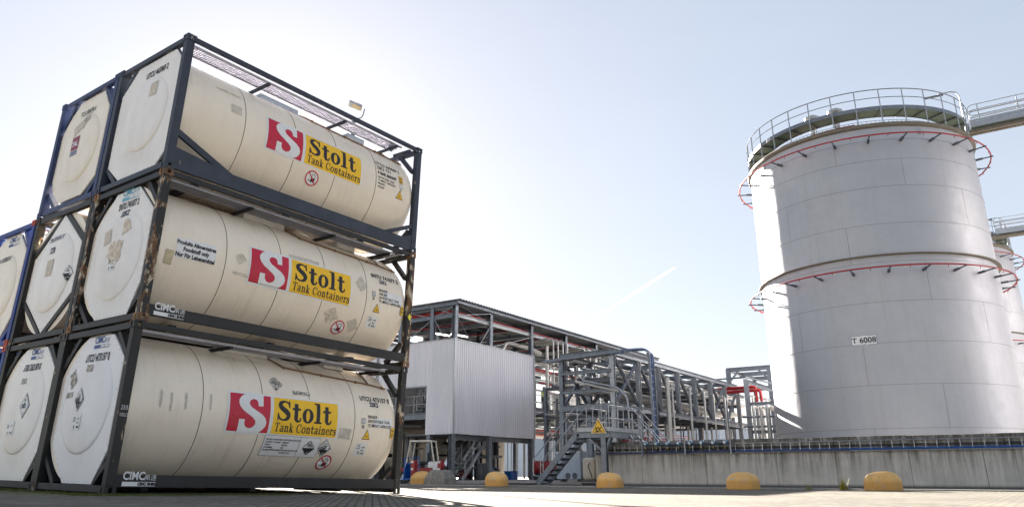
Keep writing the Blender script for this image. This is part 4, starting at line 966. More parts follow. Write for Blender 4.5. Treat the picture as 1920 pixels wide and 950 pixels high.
def tank_extras(t, azc):
    """floodlight arm beside the bridge"""
    a = R(azc + 66); x, y = (TRD + .12) * math.cos(a), (TRD + .12) * math.sin(a)
    MB().tube([(x, y, 18.4), (x, y, 21.0), (x - .05, y + .12, 21.25), (x - .12, y + .4, 21.33), (x - .2, y + 1.0, 21.30)], .035, 8).build('lamp_arm', 'galv_lt', t, smooth=True)
    MB().beam((x - .15, y + .75, 21.24), (x - .25, y + 1.75, 21.22), .18, .06).build('lamp_head', 'steel_dk', t)
t1 = storage_tank((48.07, 6.46, 0), 'huge silver storage tank behind the concrete wall, white T 6008 plate on it', azc=187.7)
tank_extras(t1, 187.7)
M['label_white'] = flat('label_white', (.78, .78, .80), .4)
M['label_black'] = flat('label_black', (.02, .02, .02), .4)
A = Art(); A.rect(-.60, -.24, .60, .24, 'label_black', 1); A.rect(-.585, -.225, .585, .225, 'label_white', 2); A.text('T 6008', 0, -.13, .39, 'label_black', .006, 1.02, 3, 'CENTER')
def on_tank(u, v, off):
    a = R(-180) + u / TRD; return ((TRD + .02 + off) * math.cos(a), (TRD + .02 + off) * math.sin(a), 6.93 + v)
A.build('tank_number_plate', on_tank, t1, lift=.006)
t2 = copy_tree(t1, skip=('tank_number_plate',)); t2.location = (75.8, 5.35, 0); t2['label'] = 'silver storage tank farther back, mostly hidden behind the T 6008 tank'
t3 = copy_tree(t1, skip=('tank_number_plate', 'lamp_arm', 'lamp_head')); t3.location = (48.0, -14.6, 0); t3['label'] = 'silver storage tank beyond the right end of the nearer footbridge'
t4 = copy_tree(t1, skip=('tank_number_plate', 'lamp_arm', 'lamp_head')); t4.location = (75.8, -15.6, 0); t4['label'] = 'silver storage tank beyond the right end of the farther footbridge'
def bridge(x, y0, y1, label):
    t = thing('footbridge', label, 'footbridge', (x, y0, 19.3), group='footbridges between the tank tops')
    Ln = y1 - y0
    MB().box(-.45, .45, Ln, 0, .20, .26).build('deck', 'green_grate', t)
    for xx in (-.5, .5):
        MB().box(xx - .03, xx + .03, Ln, 0, .02, .34).build('side_beam', 'galv_lt', t)
        MB().box(xx - .02, xx + .02, Ln, 0, .36, .48).build('toe_plate', 'galv_lt', t)
        for z0, z1 in ((1.38, .72), (1.06, .98)):
            pts = [(xx, Ln, z0), (xx, -.22, z0), (xx, -.08, z0 - .06), (xx, 0, z0 - .2 if z0 > 1.2 else (z0 + z1) / 2)] + ([(xx, 0, z1 + .2)] if z0 > 1.2 else []) + [(xx, -.08, z1 + (.06 if z0 > 1.2 else .01)), (xx, -.22, z1), (xx, Ln, z1)]
            MB().tube(pts, .024, 6).build('rail', 'galv_lt', t, smooth=True)
        y = -.5
        while y > Ln: MB().beam((xx, y, .1), (xx, y, 1.38), .05, .05).build('railing_post', 'galv_lt', t); y -= 1.9
    MB().beam((-.2, Ln, -.14), (-.2, .3, -.14), .25, .18).build('under_beam', 'rim', t); MB().beam((.3, Ln, -.1), (.3, .3, -.1), .2, .14).build('under_beam', 'rim', t)
    return t
bridge(47.7, .05, -8.9, 'nearer metal footbridge leaving the top of the T 6008 tank to the right')
bridge(72.2, -.1, -9.6, 'farther metal footbridge seen small right of the T 6008 tank')

# ------------------------------------------------------------------ process hall
m, nt, bs = newmat('corrugated_cladding')
v = coords(nt); c = mixrgb(nt, ramp(nt, noise(nt, coords(nt, (1, 1, .3)), 1.2, 6), .3, .7), (.56, .56, .615), (.64, .64, .69))
nt.links.new(c, bs.inputs['Base Color']); bs.inputs['Roughness'].default_value = .45; bs.inputs['Metallic'].default_value = .15; M['cladding'] = m
def corrugated(mb, p, q, z0, z1, pitch=.20, depth=.024):
    """vertical trapezoid sheet from p to q, thickness included"""
    p, q = Vector((*p, 0)), Vector((*q, 0)); d = (q - p); Ln = d.length; d.normalize(); n = Vector((d.y, -d.x, 0))
    pts = []; x = 0
    while x < Ln - 1e-6:
        for f, o in ((0, 0), (.40, 0), (.5, 1), (.9, 1)):
            if x + f * pitch <= Ln: pts.append((x + f * pitch, o * depth))
        x += pitch
    pts.append((Ln, 0)); vs = []
    for a, o in pts:
        b = p + d * a + n * o; vs += [(b.x, b.y, z0), (b.x, b.y, z1)]
    fs = [(2 * i, 2 * i + 2, 2 * i + 3, 2 * i + 1) for i in range(len(pts) - 1)]
    k = len(vs)
    for a, o in pts:
        b = p + d * a + n * (o - .006); vs += [(b.x, b.y, z0), (b.x, b.y, z1)]
    fs += [(k + 2 * i, k + 2 * i + 1, k + 2 * i + 3, k + 2 * i + 2) for i in range(len(pts) - 1)]
    fs += [(2 * i, k + 2 * i, k + 2 * i + 2, 2 * i + 2) for i in range(len(pts) - 1)] + [(2 * i + 1, 2 * i + 3, k + 2 * i + 3, k + 2 * i + 1) for i in range(len(pts) - 1)]
    mb.add(vs, fs)
hall = thing('process_hall', 'open steel process hall with flat roof and a grey corrugated clad box at its corner', 'building')
HX0, HX1, HY0, HY1 = 33.0, 61.0, 26.1, 35.0
cols_x = [33.1, 36.5, 41.05, 45.5, 50.0, 54.5, 59.0]
for i, x in enumerate(cols_x):
    MB().ibeam((x, HY0 + .12, .11), (x, HY0 + .12, 9.62), .26, .26, (0, 1, 0)).build('column', 'galv', hall)
    MB().ibeam((x, HY1, .11), (x, HY1, 9.62), .26, .26, (0, 1, 0)).build('column', 'galv', hall)
    if i: MB().ibeam((x, 30.4, .11), (x, 30.4, 9.62), .26, .26, (0, 1, 0)).build('column', 'galv', hall)
    MB().ibeam((x, HY0, 9.58), (x, HY1 + .4, 9.58), .18, .34).build('roof_beam', 'steel_dk', hall)
    MB().ibeam((x, HY0 + .2, 9.02), (x, HY1, 9.02), .14, .2).build('tie_beam', 'galv', hall)
for y in (27.85, 30.3, 32.8): MB().ibeam((33.12, y, .11), (33.12, y, 9.62), .24, .24, (1, 0, 0)).build('column', 'galv', hall)
for y in (HY0 + .12, HY1):
    MB().ibeam((HX0 + .15, y, 9.05), (HX1, y, 9.05), .18, .20).build('eaves_beam', 'galv_lt' if y < 30 else 'galv', hall)
MB().ibeam((33.12, HY0 + .3, 9.05), (33.12, HY1, 9.05), .16, .20).build('eaves_beam', 'galv', hall)
MB().ibeam((33.0, HY0 - .1, 9.70), (33.0, HY1 + .4, 9.70), .12, .22).build('fascia_beam', 'galv', hall)
MB().box(32.9, HX1, HY0 - .22, HY0 - .12, 9.66, 9.80).build('fascia_beam', 'galv', hall)
# corrugated roof
mb = MB(); x = 32.8; vs = []; n = 0
prof = []
while x < HX1:
    prof += [(x, 9.82), (x + .10, 9.82), (x + .14, 9.90), (x + .24, 9.90)]; x += .28
for (a, z) in prof: vs += [(a, HY0 - .35, z), (a, HY1 + .6, z), (a, HY0 - .35, z + .012), (a, HY1 + .6, z + .012)]
fs = []
for i in range(len(prof) - 1):
    a, b = 4 * i, 4 * i + 4; fs += [(a, b, b + 1, a + 1), (a + 2, a + 3, b + 3, b + 2), (a, a + 2, b + 2, b), (a + 1, b + 1, b + 3, a + 3)]
mb.add(vs, fs).build('roof', 'roof_dark', hall, recalc=False)
for y in (27.3, 28.6, 29.9, 31.2, 32.5, 33.8): MB().ibeam((HX0, y, 9.755), (HX1, y, 9.755), .08, .10).build('purlin', 'steel_dk', hall)
# clad box
mb = MB(); corrugated(mb, (41.1, HY0 - .06), (33.0, HY0 - .06), 2.52, 7.60); 
for i, vv in enumerate(mb.v): pass
mb.build('wall_cladding', 'cladding', hall, recalc=False)
mb = MB(); corrugated(mb, (32.90, HY0 - .06), (32.90, 27.98), 2.50, 7.64); mb.build('wall_cladding', 'cladding', hall, recalc=False)
mb = MB(); corrugated(mb, (32.90, 27.98), (32.90, 35.2), 5.18, 7.64); mb.build('wall_cladding', 'cladding', hall, recalc=False)
mb = MB().box(32.84, 32.94, HY0 - .12, HY0 - .04, 2.49, 7.66); mb.box(32.86, 41.14, HY0 - .10, HY0 - .04, 7.60, 7.66); mb.box(32.85, 32.95, HY0, 35.2, 7.64, 7.68); mb.box(32.86, 32.95, 27.98, 35.2, 5.10, 5.18)
mb.box(41.08, 41.16, HY0 - .12, HY0 - .03, 2.50, 7.62); mb.build('corner_trim', 'galv_lt', hall)
mb = MB(); corrugated(mb, (41.1, HY0), (41.1, 27.6), 2.52, 7.6); mb.build('wall_cladding', 'cladding', hall, recalc=False)
mb = MB(); corrugated(mb, (33.3, 35.7), (43.6, 35.7), .12, 2.6); mb.build('wall_cladding', 'dark_metal', hall, recalc=False)  # added near-black backing sheet, darkens the background under the clad box
mb = MB(); corrugated(mb, (33.3, 35.6), (47.0, 35.6), 2.6, 9.0); mb.build('wall_cladding', 'roof_dark', hall, recalc=False)
# rod bracing
for a, b in (((33.2, 26.0, 9.6), (36.3, 26.0, 9.0)), ((36.3, 26.0, 9.6), (33.2, 26.0, 9.0)), ((33.2, 26.1, 8.9), (34.5, 26.1, 7.6)), ((36.4, 26.1, 8.9), (35.3, 26.1, 7.6)), ((41.1, 26.1, 8.9), (36.7, 26.1, 7.7)),
             ((33.05, 26.2, 9.6), (33.05, 27.7, 9.0)), ((33.05, 27.7, 9.6), (33.05, 26.2, 9.0)), ((33.05, 27.9, 8.9), (33.05, 30.0, 7.7)), ((33.05, 30.0, 9.6), (33.05, 27.9, 9.0)), ((33.05, 27.7, 8.9), (33.05, 26.8, 7.6)),
             ((41.2, 30.4, 9.6), (45.4, 30.4, 5.0)), ((45.4, 30.4, 9.6), (41.2, 30.4, 5.0))):
    MB().tube([a, b], .022, 5).build('brace_rod', 'galv_lt', hall)
# floors
for (x0, x1, y0, y1, z, mt) in ((33.2, 41.0, 26.3, 35.0, 2.52, 'steel_dk'), (33.2, 41.0, 28.2, 35.0, 3.62, 'steel_dk'), (41.2, 61, 28.4, 34.9, 4.62, 'green_grate')):
    MB().box(x0, x1, y0, y1, z - .05, z).build('floor_deck', mt, hall)
for z, y in ((4.48, 28.3), (4.48, 34.9), (2.38, 26.45)):
    x0, x1 = (41.2, 61) if z > 4 else (33.3, 41.0); MB().ibeam((x0, y, z), (x1, y, z), .16, .30).build('floor_beam', 'galv', hall)
MB().ibeam((41.2, 26.3, 4.35), (61, 26.3, 4.35), .16, .26).build('floor_beam', 'galv', hall)
MB().ibeam((33.2, 27.95, 3.5), (33.2, 35, 3.5), .16, .30).build('floor_beam', 'galv', hall)
for x in cols_x[2:]: MB().ibeam((x, 26.3, 4.3), (x, 35, 4.3), .16, .26).build('floor_beam', 'galv', hall)
# railings
def railing(parent, pts, h=1.05, post=1.2, r=.022, mt='galv_lt', name='railing'):
    mb = MB()
    for z in (h, h * .55, .08): mb.tube([(p[0], p[1], p[2] + z) for p in pts], r if z > .2 else r * .7, 6)
    for a, b in zip(pts, pts[1:]):
        a, b = Vector(a), Vector(b); n = max(1, round((b - a).length / post))
        for i in range(n + 1): p = a.lerp(b, i / n); mb.tube([p, p + Vector((0, 0, h))], r, 6)
    return mb.build(name, mt, parent)
railing(hall, [(41.3, 28.35, 4.62), (47.9, 28.35, 4.62)]); railing(hall, [(33.3, 28.3, 3.62), (33.3, 34.8, 3.62)], post=.9); railing(hall, [(48.5, 28.35, 4.62), (60.5, 28.35, 4.62)])
railing(hall, [(34.3, 28.6, 3.62), (36.5, 31.6, 4.9)], post=.8)
# lamps under the roof
for (x, y, z) in ((35.6, 29.3, 8.62), (34.6, 32.0, 9.0), (37.6, 29.4, 8.85), (41.5, 27.4, 7.4), (46.6, 27.6, 7.4), (46.4, 27.3, 5.9), (51.5, 28.0, 7.4)):
    l = thing('strip_lamp', 'x', 'lamp', (x, y, z), R(-10), 'strip lamps hanging in the process hall')
    MB().box(-.75, .75, -.07, .07, 0, .05).build('housing', 'white_paint', l)
    if 'lamp_glow' not in M:
        mm_, nt, bs = newmat('lamp_glow'); bs.inputs['Emission Color'].default_value = (1, .98, .93, 1); bs.inputs['Emission Strength'].default_value = .6; bs.inputs['Base Color'].default_value = (.8, .8, .8, 1); M['lamp_glow'] = mm_
    MB().tube([(-.72, 0, -.03), (.72, 0, -.03)], .045, 8).build('tube', 'lamp_glow', l)
    MB().tube([(-.5, 0, .05), (-.5, 0, 1.0)], .012, 4).build('hanger', 'steel_dk', l); MB().tube([(.5, 0, .05), (.5, 0, 1.0)], .012, 4).build('hanger', 'steel_dk', l)
    l['label'] = 'white strip lamp hanging under the roof of the open process hall'
# red fire main under the roof
fm = thing('fire_main', 'red fire pipe running under the roof edge of the process hall', 'pipe')
MB().tube([(33.2, 34, 9.3), (33.25, 26.75, 9.3), (33.5, 26.5, 9.3), (46.0, 26.5, 9.28), (60, 26.5, 9.28)], .07, 8).build('main', 'red_pipe', fm, smooth=True)
for x in (36, 39.5, 43, 47, 51, 55): MB().tube([(x, 26.5, 9.28), (x, 26.9, 9.15), (x, 34.5, 9.15)], .035, 6).build('branch', 'red_pipe', fm, smooth=True)
for x in (37, 44): MB().tube([(x, 30, 9.15), (x, 30, 7.2)], .025, 6).build('dropper', 'red_pipe', fm, smooth=True)
# tall insulated pipes with return bends in front of the hall
def bend(pts, r, n=5):
    """round the inner corners of a polyline"""
    pts = [Vector(p) for p in pts]; out = [pts[0]]
    for a, b, c in zip(pts, pts[1:], pts[2:]):
        u, w = (a - b).normalized(), (c - b).normalized(); rr = min(r, (a - b).length * .45, (c - b).length * .45)
        p0, p1 = b + u * rr, b + w * rr
        for i in range(n + 1): t = i / n; out.append(p0 * (1 - t) ** 2 + b * 2 * t * (1 - t) + p1 * t * t)
    return out + [pts[-1]]
pm = thing('pipe_manifold', 'tall silver clad pipes with hooked tops beside the grey clad box', 'pipework')
for i, (x, zt, zb, r) in enumerate(((41.55, 8.25, 3.1, .10), (42.35, 8.95, 3.4, .055), (42.95, 8.95, 5.8, .055), (43.6, 8.95, 3.4, .055), (44.2, 8.95, 3.2, .055), (46.6, 8.95, 3.6, .06), (47.4, 8.95, 3.6, .06), (48.2, 8.95, 3.6, .10), (48.9, 8.8, 3.6, .05))):
    top = [(x, 27.0, zt - .1), (x, 26.5, zt - .1), (x, 25.3, zt)] if i else [(x, 25.3, zt)]
    MB().tube(bend([(x, 27.4, zt - .12), (x, 25.3, zt), (x, 25.3, zb)] if i else [(x, 25.3, 8.3), (x, 25.3, 5.35), (x + 2.6, 25.3, 5.35)], .3), r, 10).build('riser', 'clad_pipe', pm, smooth=True)
    for z in (6.6, 7.1, 4.8): 
        if i: MB().lathe([(r * 1.7, -.035), (r * 1.7, .035)], 'z', (x, 25.3, z), 10).build('flange', 'steel_dk', pm)
MB().tube(bend([(38.6, 27.0, 7.5), (39.4, 27.0, 8.4), (42.2, 27.0, 8.4), (43.5, 27.0, 8.2)], .3), .13, 12).build('duct', 'clad_pipe', pm, smooth=True)
MB().tube([(40.9, 25.6, 7.0), (42, 25.0, 6.75), (33.4, 19.4, 5.8)][:2], .03, 6).build('lateral', 'clad_pipe', pm)
MB().tube([(41.2, 25.7, 5.95), (46.5, 25.7, 6.0)], .05, 8).build('lateral', 'red_pipe', pm); MB().tube([(44.6, 25.8, 6.9), (44.6, 25.8, 4.3)], .04, 8).build('dropper', 'red_pipe', pm)
for z in (6.75, 6.3, 5.6): MB().tube([(41.3, 26.4, z), (49.5, 26.4, z)], .05, 8).build('lateral', 'clad_pipe', pm)
# pipework and vessels inside the hall
hp = thing('hall_pipework', 'grid of metal pipes inside the open process hall', 'pipework'); rnd = random.Random(11)
for i in range(46):
    x0 = rnd.uniform(41.5, 52); x1 = min(61, x0 + rnd.uniform(4, 12)); y = rnd.uniform(28.8, 34.6); z = rnd.choice((5.6, 6.1, 6.9, 7.6, 8.3, 8.6, 3.2, 3.6, 3.9)); r = rnd.choice((.035, .05, .08, .11))
    if 41 < x0 < 46.8 and 4.6 < z < 6.6: z += 2.1
    MB().tube([(x0, y, z), (x1, y, z)], r, 8).build('pipe', rnd.choice(('clad_pipe', 'clad_pipe', 'galv', 'steel_dk', 'red_pipe')), hp, smooth=True)
for i in range(34):
    x = rnd.uniform(48.5, 60.5); y = rnd.uniform(27, 34.6); z0 = rnd.choice((.11, 4.6)); r = rnd.choice((.04, .06, .09))
    MB().tube([(x, y, z0), (x, y, z0 + rnd.uniform(2.2, 4.2))], r, 8).build('pipe', rnd.choice(('clad_pipe', 'galv', 'steel_dk')), hp, smooth=True)
for i in range(26):
    x = rnd.uniform(33.8, 42.5); y = rnd.uniform(28.6, 34.5); MB().tube([(x, y, .11), (x, y, 2.45)], rnd.choice((.05, .08, .12, .2)), 8).build('pipe', rnd.choice(('dark_metal', 'dark_metal', 'steel_dk', 'galv')), hp, smooth=True)
for i in range(18):
    y = rnd.uniform(28.2, 34); z = rnd.choice((.4, .8, 1.5, 1.9, 2.2)); x = rnd.uniform(33.8, 38); MB().tube([(x, y, z), (x + rnd.uniform(2, 6), y, z)], rnd.choice((.05, .08, .11)), 8).build('pipe', rnd.choice(('dark_metal', 'steel_dk', 'clad_pipe')), hp, smooth=True)
# ground floor: dark equipment, pumps, stairs
for (x, y, r, h, z, mt, lb) in ((37.6, 29.2, .75, 2.3, .11, 'steel_dk', 'dark upright vessel behind the stair under the clad box'), (44.2, 31.5, .9, 3.2, .11, 'ivory', 'ivory upright vessel standing right of the clad box'),
                            (52.5, 30.5, 1.0, 3.4, 4.62, 'clad_pipe', 'silver upright vessel on the upper deck of the hall'), (57.0, 31.0, .8, 3.0, 4.62, 'clad_pipe', 'smaller silver vessel at the far end of the hall deck')):
    t = thing('process_vessel', lb, 'vessel', (x, y, z))
    MB().lathe([(0, .15), (r * .7, .2), (r, .5), (r, h - .35), (r * .75, h - .08), (0, h)], 'z', (0, 0, 0), 28).build('shell', mt, t, smooth=True)
    for k in range(3): a = k * 2.1; MB().beam((r * .7 * math.cos(a), r * .7 * math.sin(a), 0), (r * .7 * math.cos(a), r * .7 * math.sin(a), .5), .1, .1).build('leg', 'steel_dk', t)
    MB().tube([(0, 0, h), (0, 0, h + .35), (r + .3, 0, h + .35), (r + .3, 0, .6)], .06, 8).build('outlet_pipe', 'clad_pipe', t, smooth=True)
t = thing('vessel', 'cream horizontal vessel under the hall behind the yard forklift', 'vessel', (37.0, 32.9, .11), R(95))
MB().lathe([(0, -2.6), (.9, -2.5), (1.3, -2.1), (1.35, -1.8), (1.35, 1.8), (1.3, 2.1), (.9, 2.5), (0, 2.6)], 'x', (0, 0, 1.75), 32).build('shell', 'ivory', t, smooth=True)
for x in (-1.5, 1.5): MB().box(x - .15, x + .15, -1.0, 1.0, 0, .8).build('saddle', 'steel_dk', t)
mb = MB()
for y in (-.22, .22): mb.tube([(-1.9, y - .9, .1), (-1.9, y - .9, 3.0)], .02, 5)
for k in range(9): mb.tube([(-1.9, -1.12, .3 + .3 * k), (-1.9, -.68, .3 + .3 * k)], .014, 5)
mb.build('ladder', 'galv', t)
def pump(x, y, mt, lb, rz=0, s=1.):
    t = thing('pump', lb, 'pump', (x, y, .11), rz); t.scale = (s, s, s)
    MB().box(-.7, .7, -.3, .3, 0, .14).build('base_frame', 'steel_dk', t)
    MB().lathe([(0, -.6), (.2, -.6), (.24, -.52), (.24, .0), (.2, .06), (0, .06)], 'x', (0, 0, .45), 16).build('motor', mt, t, smooth=True)
    mb = MB()
    for k in range(8): mb.lathe([(.24, 0), (.262, 0), (.262, .012), (.24, .012)], 'x', (-.5 + k * .06, 0, .45), 16)
    mb.build('cooling_ribs', mt, t)
    MB().lathe([(0, .2), (.26, .2), (.3, .28), (.3, .42), (.2, .5), (0, .5)], 'x', (0, 0, .42), 18).build('casing', mt, t, smooth=True)
    MB().tube([(.06, 0, .45), (.22, 0, .45)], .05, 8).build('shaft', 'galv', t)
    MB().tube(bend([(.36, 0, .7), (.36, 0, 1.3), (.36, .8, 1.3)], .2), .07, 10).build('outlet_pipe', 'clad_pipe', t, smooth=True); return t
pump(38.2, 27.6, 'transmitter', 'blue-grey pump under the clad box right of the stair'); pump(39.2, 27.9, 'steel_dk', 'dark pump under the clad box, next to the column')
pump(35.6, 27.3, 'red_mach', 'small red pump at the foot of the stair under the clad box', .4, .7); pump(34.4, 31.3, 'red_mach', 'red pump behind the left columns of the hall', 1.2, .8)
t = thing('drum', 'grey plastic drum beside the stair foot under the clad box', 'drum', (37.0, 27.1, .11))
MB().lathe([(0, 0), (.30, 0), (.32, .05), (.33, .45), (.32, .85), (.28, .9), (0, .9)], 'z', (0, 0, 0), 20).build('body', 'steel_dk', t, smooth=True); MB().lathe([(.31, 0), (.34, 0), (.34, .05), (0, .05)], 'z', (0, 0, .88), 20).build('lid', 'galv', t)
t = thing('blue_crate', 'blue plastic crate beside the right column under the clad box', 'crate', (39.9, 27.0, .11)); MB().box(-.35, .35, -.25, .25, 0, .45).build('body', 'blue_mach', t, bevel=.03); MB().box(-.38, .38, -.28, .28, .45, .5).build('rim', 'blue_mach', t)
t = thing('red_tanker_drum', 'red horizontal drum on wheels left of the zigzag stair', 'tank trailer', (38.4, 23.5, .11), R(-50)); t.scale = (.72, .72, .72)
MB().lathe([(0, -1.15), (.4, -1.1), (.52, -.95), (.52, .95), (.4, 1.1), (0, 1.15)], 'x', (0, 0, .95), 24).build('drum', 'red_mach', t, smooth=True); MB().box(-1.2, 1.2, -.35, .35, .35, .48).build('chassis', 'steel_dk', t)
for x in (-.8, .8):
    for y in (-.42, .42): MB().lathe([(0, -.07), (.26, -.07), (.26, .07), (0, .07)], 'y', (x, y, .26), 18).build('wheel', 'rubber', t)
# stair under the clad box
def stair(name, label, x0, z0, x1, z1, y, width, axis='x', rail=True, n=None, parent=None, mt='galv', tread='green_grate'):
    """straight stair; axis = travel direction; y = side coordinate"""
    t = parent or thing(name, label, 'stairs'); n = n or max(3, round(abs(z1 - z0) / .21))
    def Pp(a, s, z): return (a, s, z) if axis == 'x' else (s, a, z)
    for s in (y, y + width):
        MB().beam(Pp(x0, s, z0), Pp(x1, s, z1), .05, .22).build('stringer', mt, t)
        if rail:
            for h in (1.0, .55): MB().tube([Pp(x0, s, z0 + h), Pp(x1, s, z1 + h)], .022, 6).build('handrail', 'galv_lt', t)
            for k in range(4): f = (k + .35) / 3.6; a = x0 + (x1 - x0) * f; z = z0 + (z1 - z0) * f; MB().tube([Pp(a, s, z), Pp(a, s, z + 1.0)], .022, 6).build('railing_post', 'galv_lt', t)
    d = .13 if x1 > x0 else -.13
    for k in range(n):
        f = (k + .5) / n; a = x0 + (x1 - x0) * f; z = z0 + (z1 - z0) * f
        p = Pp(a - abs(d), y + .03, 0); q = Pp(a + abs(d), y + width - .03, 0)
        MB().box(min(p[0], q[0]), max(p[0], q[0]), min(p[1], q[1]), max(p[1], q[1]), z, z + .035).build('tread', tread, t)
    return t
stair('stairs', 'galvanised stair with green treads under the grey clad box', 34.4, .15, 36.9, 2.5, 26.5, .8, mt='galv_lt')  # paler steel on the stringers puts the sunlit look into their colour
stair('stairs', 'steep stair rising inside the left opening of the process hall', 34.2, 3.62, 36.6, 5.9, 29.2, .8)

# worker on the upper deck
def person(loc, rz):
    sk = [((0, 0, .93), .14), ((0, 0, 1.12), .15), ((.02, 0, 1.34), .175), ((.04, 0, 1.46), .10), ((.06, 0, 1.56), .06), ((.08, 0, 1.66), .10),  # trunk, neck, head
          ((.0, .10, .86), .105), ((.03, .12, .48), .07), ((-.02, .12, .08), .05), ((.12, .13, .04), .04),
          ((.0, -.10, .86), .105), ((.02, -.12, .48), .07), ((-.02, -.12, .08), .05), ((.12, -.13, .04), .04),
          ((.02, .20, 1.40), .065), ((.10, .26, 1.14), .05), ((.34, .20, 1.04), .035), ((.42, .18, 1.05), .03),
          ((.02, -.20, 1.40), .065), ((.10, -.26, 1.14), .05), ((.34, -.20, 1.04), .035), ((.42, -.18, 1.05), .03)]
    es = [(0, 1), (1, 2), (2, 3), (3, 4), (4, 5), (0, 6), (6, 7), (7, 8), (8, 9), (0, 10), (10, 11), (11, 12), (12, 13), (2, 14), (14, 15), (15, 16), (16, 17), (2, 18), (18, 19), (19, 20), (20, 21)]
    def skin(name, idx, edges, mats, parent, grow=0., fn=None):
        me = bpy.data.meshes.new(name); me.from_pydata([sk[i][0] for i in idx], [(idx.index(a), idx.index(b)) for a, b in edges], [])
        ob = bpy.data.objects.new(name, me); COL.objects.link(ob); ob.modifiers.new('skin', 'SKIN'); s = ob.modifiers.new('sub', 'SUBSURF'); s.levels = 2; s.render_levels = 2
        for k, i in enumerate(idx): me.skin_vertices[0].data[k].radius = (sk[i][1] + grow,) * 2
        me.skin_vertices[0].data[0].use_root = True
        dg = bpy.context.evaluated_depsgraph_get(); m2 = bpy.data.meshes.new_from_object(ob.evaluated_get(dg)); bpy.data.objects.remove(ob)
        m2.name = name
        for mm in mats: m2.materials.append(M[mm])
        if fn:
            for p in m2.polygons: p.material_index = fn(p.center)
        for p in m2.polygons: p.use_smooth = True
        o = bpy.data.objects.new(name, m2); COL.objects.link(o); o.parent = parent; return o
    M['skin'] = flat('skin', (.45, .25, .17), .6); M['hivis'] = simple('hi_vis_cloth', (.50, .62, .12), .8, var=.15); M['trousers'] = simple('dark_work_trousers', (.02, .025, .04), .8); M['boots'] = flat('boots', (.02, .02, .02), .7)
    t = thing('person', 'worker in yellow-green jacket and white helmet standing at the rail of the upper deck', 'person', loc, rz)
    skin('body', list(range(len(sk))), es, ['skin', 'trousers', 'boots'], t, 0, lambda c: 0 if c.z > 1.0 else (2 if c.z < .12 else 1))
    j = [0, 1, 2, 3, 14, 15, 16, 18, 19, 20]; je = [e for e in es if e[0] in j and e[1] in j]
    jk = skin('jacket', j, je, ['hivis', 'galv_lt'], t, .022, lambda c: 1 if (1.06 < c.z < 1.11 and abs(c.y) < .2) else 0)
    MB().lathe([(.165, 0), (.17, .01), (.125, .025), (.12, .08), (.09, .125), (.0, .14)], 'z', (.08, 0, 1.68), 20).build('helmet', 'white_paint', t, smooth=True)
    return t
person((46.9, 28.9, 4.62), R(-90))

# ------------------------------------------------------------------ pipe bridge (truss) and tower
rack = thing('pipe_bridge', 'long grey steel truss bridge carrying pipes from the stair tower to the storage tank', 'pipe bridge')
TX = [33.1, 36.0, 38.6, 41.25, 43.9, 46.6, 49.3, 52.0]
for y in (16.46, 19.3):
    for z in (6.08, 3.52): MB().ibeam((33.1, y, z), (52.0, y, z), .20, .24).build('chord', 'galv' if y < 17 else 'steel_dk', rack)
    for i, x in enumerate(TX):
        z0 = .03 if i in (0, 1, 7) else 3.62
        MB().ibeam((x, y, z0), (x, y, 5.98), .22, .22, (1, 0, 0)).build('post', 'galv_lt' if y < 17 else 'galv', rack)
    for i in range(1, 7):
        a, b = (TX[i], TX[i + 1]); za, zb = (5.95, 3.65) if i < 6 else (3.65, 5.95)
        MB().ibeam((a + .1, y, za), (b - .1, y, zb), .13, .13).build('diagonal', 'galv', rack)
    MB().ibeam((33.3, y, 5.9), (35.9, y, 3.7), .13, .13).build('diagonal', 'galv', rack); MB().ibeam((33.3, y, 3.7), (35.9, y, 5.9), .13, .13).build('diagonal', 'galv', rack)
    MB().ibeam((46.7, y, 3.7), (49.2, y, 5.9), .12, .12).build('diagonal', 'galv', rack)
for x in TX:
    for z in (6.0, 3.42, 4.8): MB().ibeam((x, 16.5, z), (x, 19.3, z), .14, .20).build('cross_beam', 'steel_dk' if z != 6.0 else 'galv', rack)
# tower face towards the yard
for z in (5.20, 4.28): MB().ibeam((32.95, 16.5, z), (32.95, 19.3, z), .16, .16).build('cross_beam', 'galv', rack)
for z in (3.50, 6.06): MB().ibeam((32.98, 16.5, z), (32.98, 19.3, z), .18, .28).build('cross_beam', 'galv', rack)
MB().ibeam((32.98, 16.6, 3.4), (32.98, 19.2, .9), .12, .12).build('diagonal', 'galv', rack); MB().ibeam((32.98, 19.2, 3.3), (32.98, 17.9, .9), .10, .10).build('diagonal', 'galv', rack)
MB().ibeam((34.9, 18.9, 5.2), (34.9, 17.0, 3.6), .14, .14).build('diagonal', 'steel_dk', rack); MB().ibeam((34.9, 17.0, 5.2), (34.9, 18.9, 3.6), .14, .14).build('diagonal', 'steel_dk', rack)
bp = thing('rack_pipework', 'bundle of long silver and grey pipes lying inside the truss bridge', 'pipework'); rnd = random.Random(5)
for z, n in ((3.66, 9), (4.25, 6), (4.98, 9), (5.5, 5), (6.22, 4)):
    for k in range(n):
        y = 16.8 + k * (2.4 / n) + rnd.uniform(-.04, .04); r = rnd.choice((.045, .06, .08, .11)); x0 = 33.4 + rnd.uniform(0, 1.5); x1 = 55 + rnd.uniform(-1.5, 1.5)
        MB().tube([(x0, y, z + r), (x1, y, z + r)], r, 8).build('pipe', rnd.choice(('clad_pipe', 'clad_pipe', 'clad_pipe', 'galv', 'galv_lt', 'steel_dk')), bp, smooth=True)
